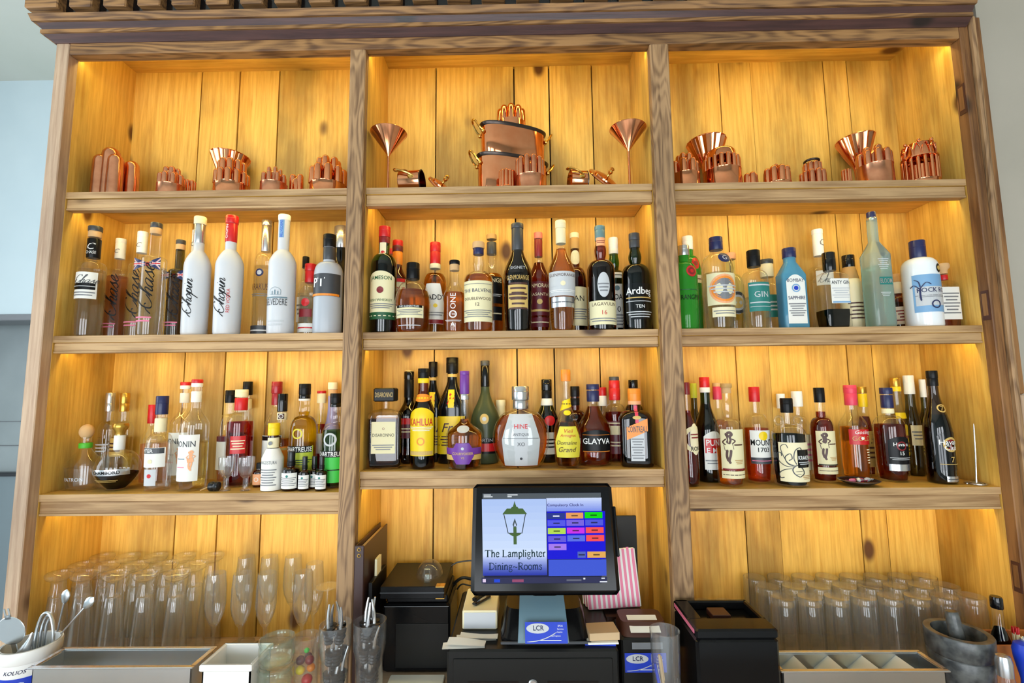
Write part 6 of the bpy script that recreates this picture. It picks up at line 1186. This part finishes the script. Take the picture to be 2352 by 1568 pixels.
uitext('$The Lamplighter', 378, 1096, 890, 1002, (28,54,60)); uitext('$Dining~Rooms', 424, 1050, 1036, 1146, (24,48,84)); uitext('Compulsory Clock In', 1118, 1546, 346, 388, (40,32,110))
# papers, stapler, note box beside the stand
a, b_ = at(1062, 1420, -.10), at(1142, 1420, -.10)
t, cx, c2 = box_thing('note_box', 'cream card box of notes under the stapler', 'box', a.x, b_.x, -.10, .03, zt, at(1100, 1402, -.1).z, 'cream', .002); hb_ = at(1100, 1402, -.1).z-zt
MB().box(-(b_.x-a.x)/2+.004, (b_.x-a.x)/2-.004, -.0665, -.0645, .003, hb_-.004).build('front_slip', 'ltgrey', t)
p = at(1105, 1395, -.07); t = thing('stapler', 'small black stapler resting on the cream note box', 'stapler', (p.x, -.05, zt+hb_+.0005), math.radians(-35))
MB().box(-.007, .007, -.03, .03, 0, .006, .002).build('base', 'rubber', t); MB().box(-.007, .007, -.03, .025, .010, .020, .003).xf(Matrix.Rotation(math.radians(4), 4, 'X')).build('arm', 'plastic_black', t); MB().box(-.005, .005, -.012, .012, .006, .011).build('staple_rail', 'silver', t)
for k in range(4):
    p = at(1092+(-26 if k < 2 else 0), 1470, -.165); y = -.172+.03*(k//2); z = zt+.0003+.006*(k % 2); w = (.052, .047, .05, .048)[k]
    t = thing('paper_slip', ('long folded paper slip at the front of the drawer top', 'upper folded paper slip at the front of the drawer top', 'paper slip behind the front pair on the drawer top', 'curled paper slip by the cream note box')[k], 'paper', (p.x+.006*(k % 2), y, z), math.radians((3, -5, 6, -2)[k]), 'paper slips by the till')
    MB().grid(lambda u, v: ((u-.5)*2*w*.9, (v-.5)*.026, .0012+.0035*math.sin(u*2.6+k)*v), 8, 3).grid(lambda u, v: ((.5-u)*2*w*.9, (v-.5)*.026, .0002+.0035*math.sin((1-u)*2.6+k)*v), 8, 3).build('sheet', 'paper', t)
for k, (px, py, c) in enumerate(((1382, 1478, 'paper'), (1378, 1484, 'blue'), (1385, 1466, 'kraft'))):
    p = at(px, py, -.16); t = thing('note_pad', ('white note pad on the corner of the drawer', 'blue note pad under the white one', 'patterned beige pad topmost on the drawer corner')[k], 'pad', (p.x, -.155+.004*k, zt+.0002+(.0045, 0, .009)[k]), math.radians((2, -3, 5)[k]), 'pads on the drawer')
    MB().box(-.034, .034, -.025, .025, 0, .004 if k < 2 else .016, .0006).build('sheets', c, t)
# striped bags and black board behind the monitor
z0 = zt+.0015; yq = -.008; wb = at(1475, 1408, yq).x-at(1352, 1408, yq).x; hb_ = (at(1440, 1262, .03).z-z0)*1.03; p = at(1413, 1408, yq)
xd = at(1421, 1492, -.19).x+.004
t, cx, c2 = box_thing('bag_box', 'dark card box holding up the striped paper bags', 'box', xd, p.x+wb/2+.004, -.022, .06, ZC, zt-.009, 'brown', .002)
MB().box(-(p.x+wb/2+.004-xd)/2-.001, (p.x+wb/2+.004-xd)/2+.001, -.042, .042, zt-.009-ZC, zt-.008-ZC).build('lid', 'leather', t)
for k in range(3):
    t = thing('paper_bag', ('pink and white striped paper bag at the front of the bundle', 'pink and white striped paper bag in the middle of the bundle', 'pink and white striped paper bag at the back of the bundle')[k], 'paper bag', (p.x-.004*k, yq+.016*k, z0+.004), 0, 'striped paper bags'); t.rotation_euler = (math.radians(-10), math.radians(-3), 0)
    MB().box(-wb/2, wb/2, 0, .011, 0, hb_-.006*k, .002).build('bag', 'paper', t)
    n = 11
    for i in range(n):
        x = -wb/2+wb*(i+.15)/n; MB().box(x, x+wb/n*.55, -.0006, 0, .001, hb_-.006*k-.001+(.004 if i % 2 else 0)).build('stripe', 'pink', t)
a, b_ = at(1424, 1186, .14), at(1461, 1184, .14)
t, cx, c2 = box_thing('menu_board', 'black menu board standing behind the striped bags', 'board', b_.x-.11, b_.x, .14, .148, ZC, b_.z, 'drawer_black', .001); MB().box(-.057, .057, -.006, .006, 0, .012, .001).build('foot', 'black', t)
# card machine and printer with sticker
yp = -.13; a, b_ = at(1418, 1470, yp), at(1545, 1470, yp); zp = at(1470, 1466, yp).z
t, cx, c2 = box_thing('card_printer', 'dark printer with paper slip and blue sticker beside the cash drawer', 'printer', b_.x-.118, b_.x, yp, -.03, ZC, zp, 'drawer_black', .004); hx = .059; hh = zp-ZC
MB().loft([(hh-.002, .056, .047, 6), (hh+.010, .054, .042, 6, 0, .004), (hh+.024, .052, .034, 6, 0, .010)], 32).build('hood', 'brown', t)
MB().box(-.035, .035, -.0525, -.0495, hh-.022, hh-.008).build('paper_slot', 'grey', t)
MB().grid(lambda u, v: ((u-.5)*.07, -.044+.046*v, hh+.010+.020*v+.002*math.sin(v*4)), 6, 8).grid(lambda u, v: ((.5-u)*.07, -.0435+.046*v, hh+.0095+.020*v+.002*math.sin(v*4)), 6, 8).build('receipt', 'paper', t)
sticker(t, (-.005, -.0502, hh-.052), (1, 0, 0), (0, 0, 1), .095, .042, .0006)
# glass of pens
p = at(1526, 1445, -.24); r = mpp(p)*35*cosh(p); h = p.z-ZC
t = thing('pen_glass', 'tall clear glass with a blue pen in it beside the black box', 'glass', (p.x, -.24, ZC)); MB().lathe([(r*.80, 0), (r*.82, .003), (r, h), (r*.965, h), (r*.79, .008), (1e-4, .008)], 36, top=False).build('wall', 'g_tumbler', t)
for k, (dx, dy, ang, hh, c, nm) in enumerate(((-.004, .0, -10, .19, 'blue', 'blue pen'), (.004, .004, 6, .15, 'dgrey', 'grey pen'), (-.002, .006, -6, .205, 'kraft', 'wooden stirrer'))):
    q_ = thing('pen' if k < 2 else 'stirrer', nm+' standing in the tall clear glass', 'pen' if k < 2 else 'stirrer', (p.x+dx+.008, -.24+dy, ZC+.012), 0, 'pens in the glass'); q_.rotation_euler = (0, math.radians(ang), 0)
    MB().lathe([(.0005, 0), (.003, .008), (.0034, .02), (.0034, hh*.8-.02), (.0025, hh*.8)], 12).build('barrel', c, q_); MB().box(.003, .0045, -.001, .001, hh*.55, hh*.78).build('clip', 'silver' if k < 2 else c, q_)
# black box beside the tumblers
yb_ = -.2; a, b_ = at(1598, 1446, yb_), at(1789, 1446, yb_); zb2 = a.z; d_ = .15
t, cx, c2 = box_thing('receipt_box', 'large glossy black box with a square well in its top', 'box', a.x, b_.x, yb_, yb_+d_, ZC, zb2-.02, 'plastic_black', .006); hx = (b_.x-a.x)/2; hh = zb2-ZC
MB().box(-hx, hx, -d_/2, -d_/2+.055, hh-.0205, hh, .004).box(-hx, -hx+.035, -d_/2+.05, d_/2, hh-.0205, hh, .003).box(hx-.012, hx, -d_/2+.05, d_/2, hh-.0205, hh, .003).box(-hx, hx, d_/2-.012, d_/2, hh-.0205, hh, .003).build('top_frame', 'plastic_black', t)
MB().box(-.02, .022, .005, .045, hh-.02, hh-.006, .001).build('tab', 'brown', t)
MB().box(-hx-.0012, -hx+.001, -d_/2+.01, d_/2-.01, hh-.012, hh-.004).build('side_trim', 'pink', t)
# mortar and pestle
p = at(2200, 1448, -.10); r = mpp(p)*83*cosh(p); h = p.z-ZC
t = thing('mortar', 'large dark grey stone mortar', 'mortar', (p.x, -.10, ZC))
MB().lathe([(r*.5, 0), (r*.62, .01), (r*.86, h*.35), (r*.97, h*.68), (r*.94, h*.70), (r*.99, h*.73), (r, h*.985), (r*.98, h), (r*.78, h), (r*.75, h*.96), (r*.66, h*.55), (r*.35, h*.3), (1e-4, h*.27)], 48, top=False).build('bowl', 'stone', t)
q_ = thing('pestle', 'dark stone pestle leaning upright in the mortar', 'pestle', (p.x+.004, -.105, ZC+h*.32)); tz = at(2195, 1404, -.1).z-ZC-h*.32
MB().lathe([(r*.10, 0), (r*.24, .008), (r*.25, tz*.4), (r*.215, tz*.9), (r*.20, tz*.985), (r*.17, tz)], 32).build('shaft', 'stone', q_); q_.rotation_euler = (math.radians(-4), math.radians(-4), 0)
# condiments on a wooden tray by the wall
x0c, x1c = at(2284, 1482, -.125).x, XR+.10; zc2 = at(2310, 1482, -.125).z-ZC; cxc = (x0c+x1c)/2; hxc = (x1c-x0c)/2
t = thing('condiment_caddy', 'open orange brown wooden caddy with the dark sauce bottle in it', 'caddy', (cxc, -.088, ZC))
for nm, m_ in (('front_wall', MB().box(-hxc, hxc, -.037, -.032, 0, zc2, .001)), ('back_wall', MB().box(-hxc, hxc, .032, .037, 0, zc2, .001)), ('side_wall', MB().box(-hxc, -hxc+.005, -.032, .032, 0, zc2, .001)), ('side_wall', MB().box(hxc-.005, hxc, -.032, .032, 0, zc2, .001)), ('floor', MB().box(-hxc+.005, hxc-.005, -.032, .032, 0, .005))): m_.build(nm, 'caddy_wood', t)
def cond(name, lab, cat, px, py, Y): p = at(px, py, Y); return thing(name, lab, cat, (p.x, Y, ZC+.0065)), p.z-ZC-.0065, mpp(p)*cosh(p)
t, h, k = cond('sauce_bottle', 'dark sauce bottle with black lid next to the mortar', 'bottle', 2287, 1369, -.088); 
MB().lathe([(k*26, 0), (k*30, .003), (k*30, h*.48), (k*26, h*.56), (k*14, h*.70), (k*13, h*.92)], 28).build('glass', 'g_clear', t); MB().lathe([(k*27, .004), (k*27.5, h*.47), (k*24, h*.56), (k*12.6, h*.68)], 28).build('sauce', 'l_black', t); MB().lathe([(k*15, h*.88), (k*16, h*.89), (k*16, h*.98), (k*14, h)], 24).build('cap', 'gloss_black', t)
t, h, k = cond('salt_shaker', 'glass shaker with domed steel top in front of the sauce bottle', 'shaker', 2303, 1502, -.19)
MB().lathe([(k*22, 0), (k*25, .003), (k*25, h*.62), (k*20, h*.72)], 28).build('glass', 'g_tumbler', t); MB().lathe([(k*21.5, h*.70), (k*22, h*.90), (k*18, h*.98), (k*8, h)], 28).build('top', 'silver', t)
t, h, k = cond('pepper_mill', 'cobalt blue waisted pepper mill by the wall', 'pepper mill', 2349, 1464, -.18)
MB().lathe([(k*30, 0), (k*30, h*.12), (k*17, h*.35), (k*16, h*.5), (k*28, h*.75), (k*30, h*.85), (k*24, h*.93), (k*10, h*.96)], 32).build('body', 'blue', t); MB().lathe([(k*5, h*.95), (k*8, h*.97), (k*8, h*1.0), (k*2, h*1.02)], 16).build('nut', 'silver', t)
t, h, k = cond('toothpick_jar', 'little jar of toothpicks with red tops behind the blue mill', 'jar', 2332, 1444, -.082)
MB().lathe([(k*10, 0), (k*10.5, h*.6), (k*9.5, h*.6), (k*9, .004), (1e-4, .004)], 20, top=False).build('jar', 'g_tumbler', t)
for i in range(9):
    a = i*2.4; MB().tube([(k*4*math.cos(a), k*4*math.sin(a), .006), (k*8*math.cos(a), k*8*math.sin(a), h*.96)], .0012, 5).build('toothpick', 'cream', t); MB().lathe([(.0013, 0), (.0016, .003), (.0012, h*.1)], 6).xf(Matrix.Translation((k*8*math.cos(a), k*8*math.sin(a), h*.93))).build('red_tip', 'red', t)
# white board on the worktop before the printer
p = at(960, 1545, .0); t = thing('cutting_board', 'white plastic board lying on the worktop before the printer', 'board', (p.x+.005, -.06, ZC)); MB().box(-.075, .065, -.06, .06, 0, .008, .002).build('slab', 'board', t); MB().box(-.07, .06, -.056, -.052, .0078, .0084).build('groove', 'ltgrey', t)
for o in list(COL.objects):
    for k in ('_r', '_h'):
        if k in o: del o[k]
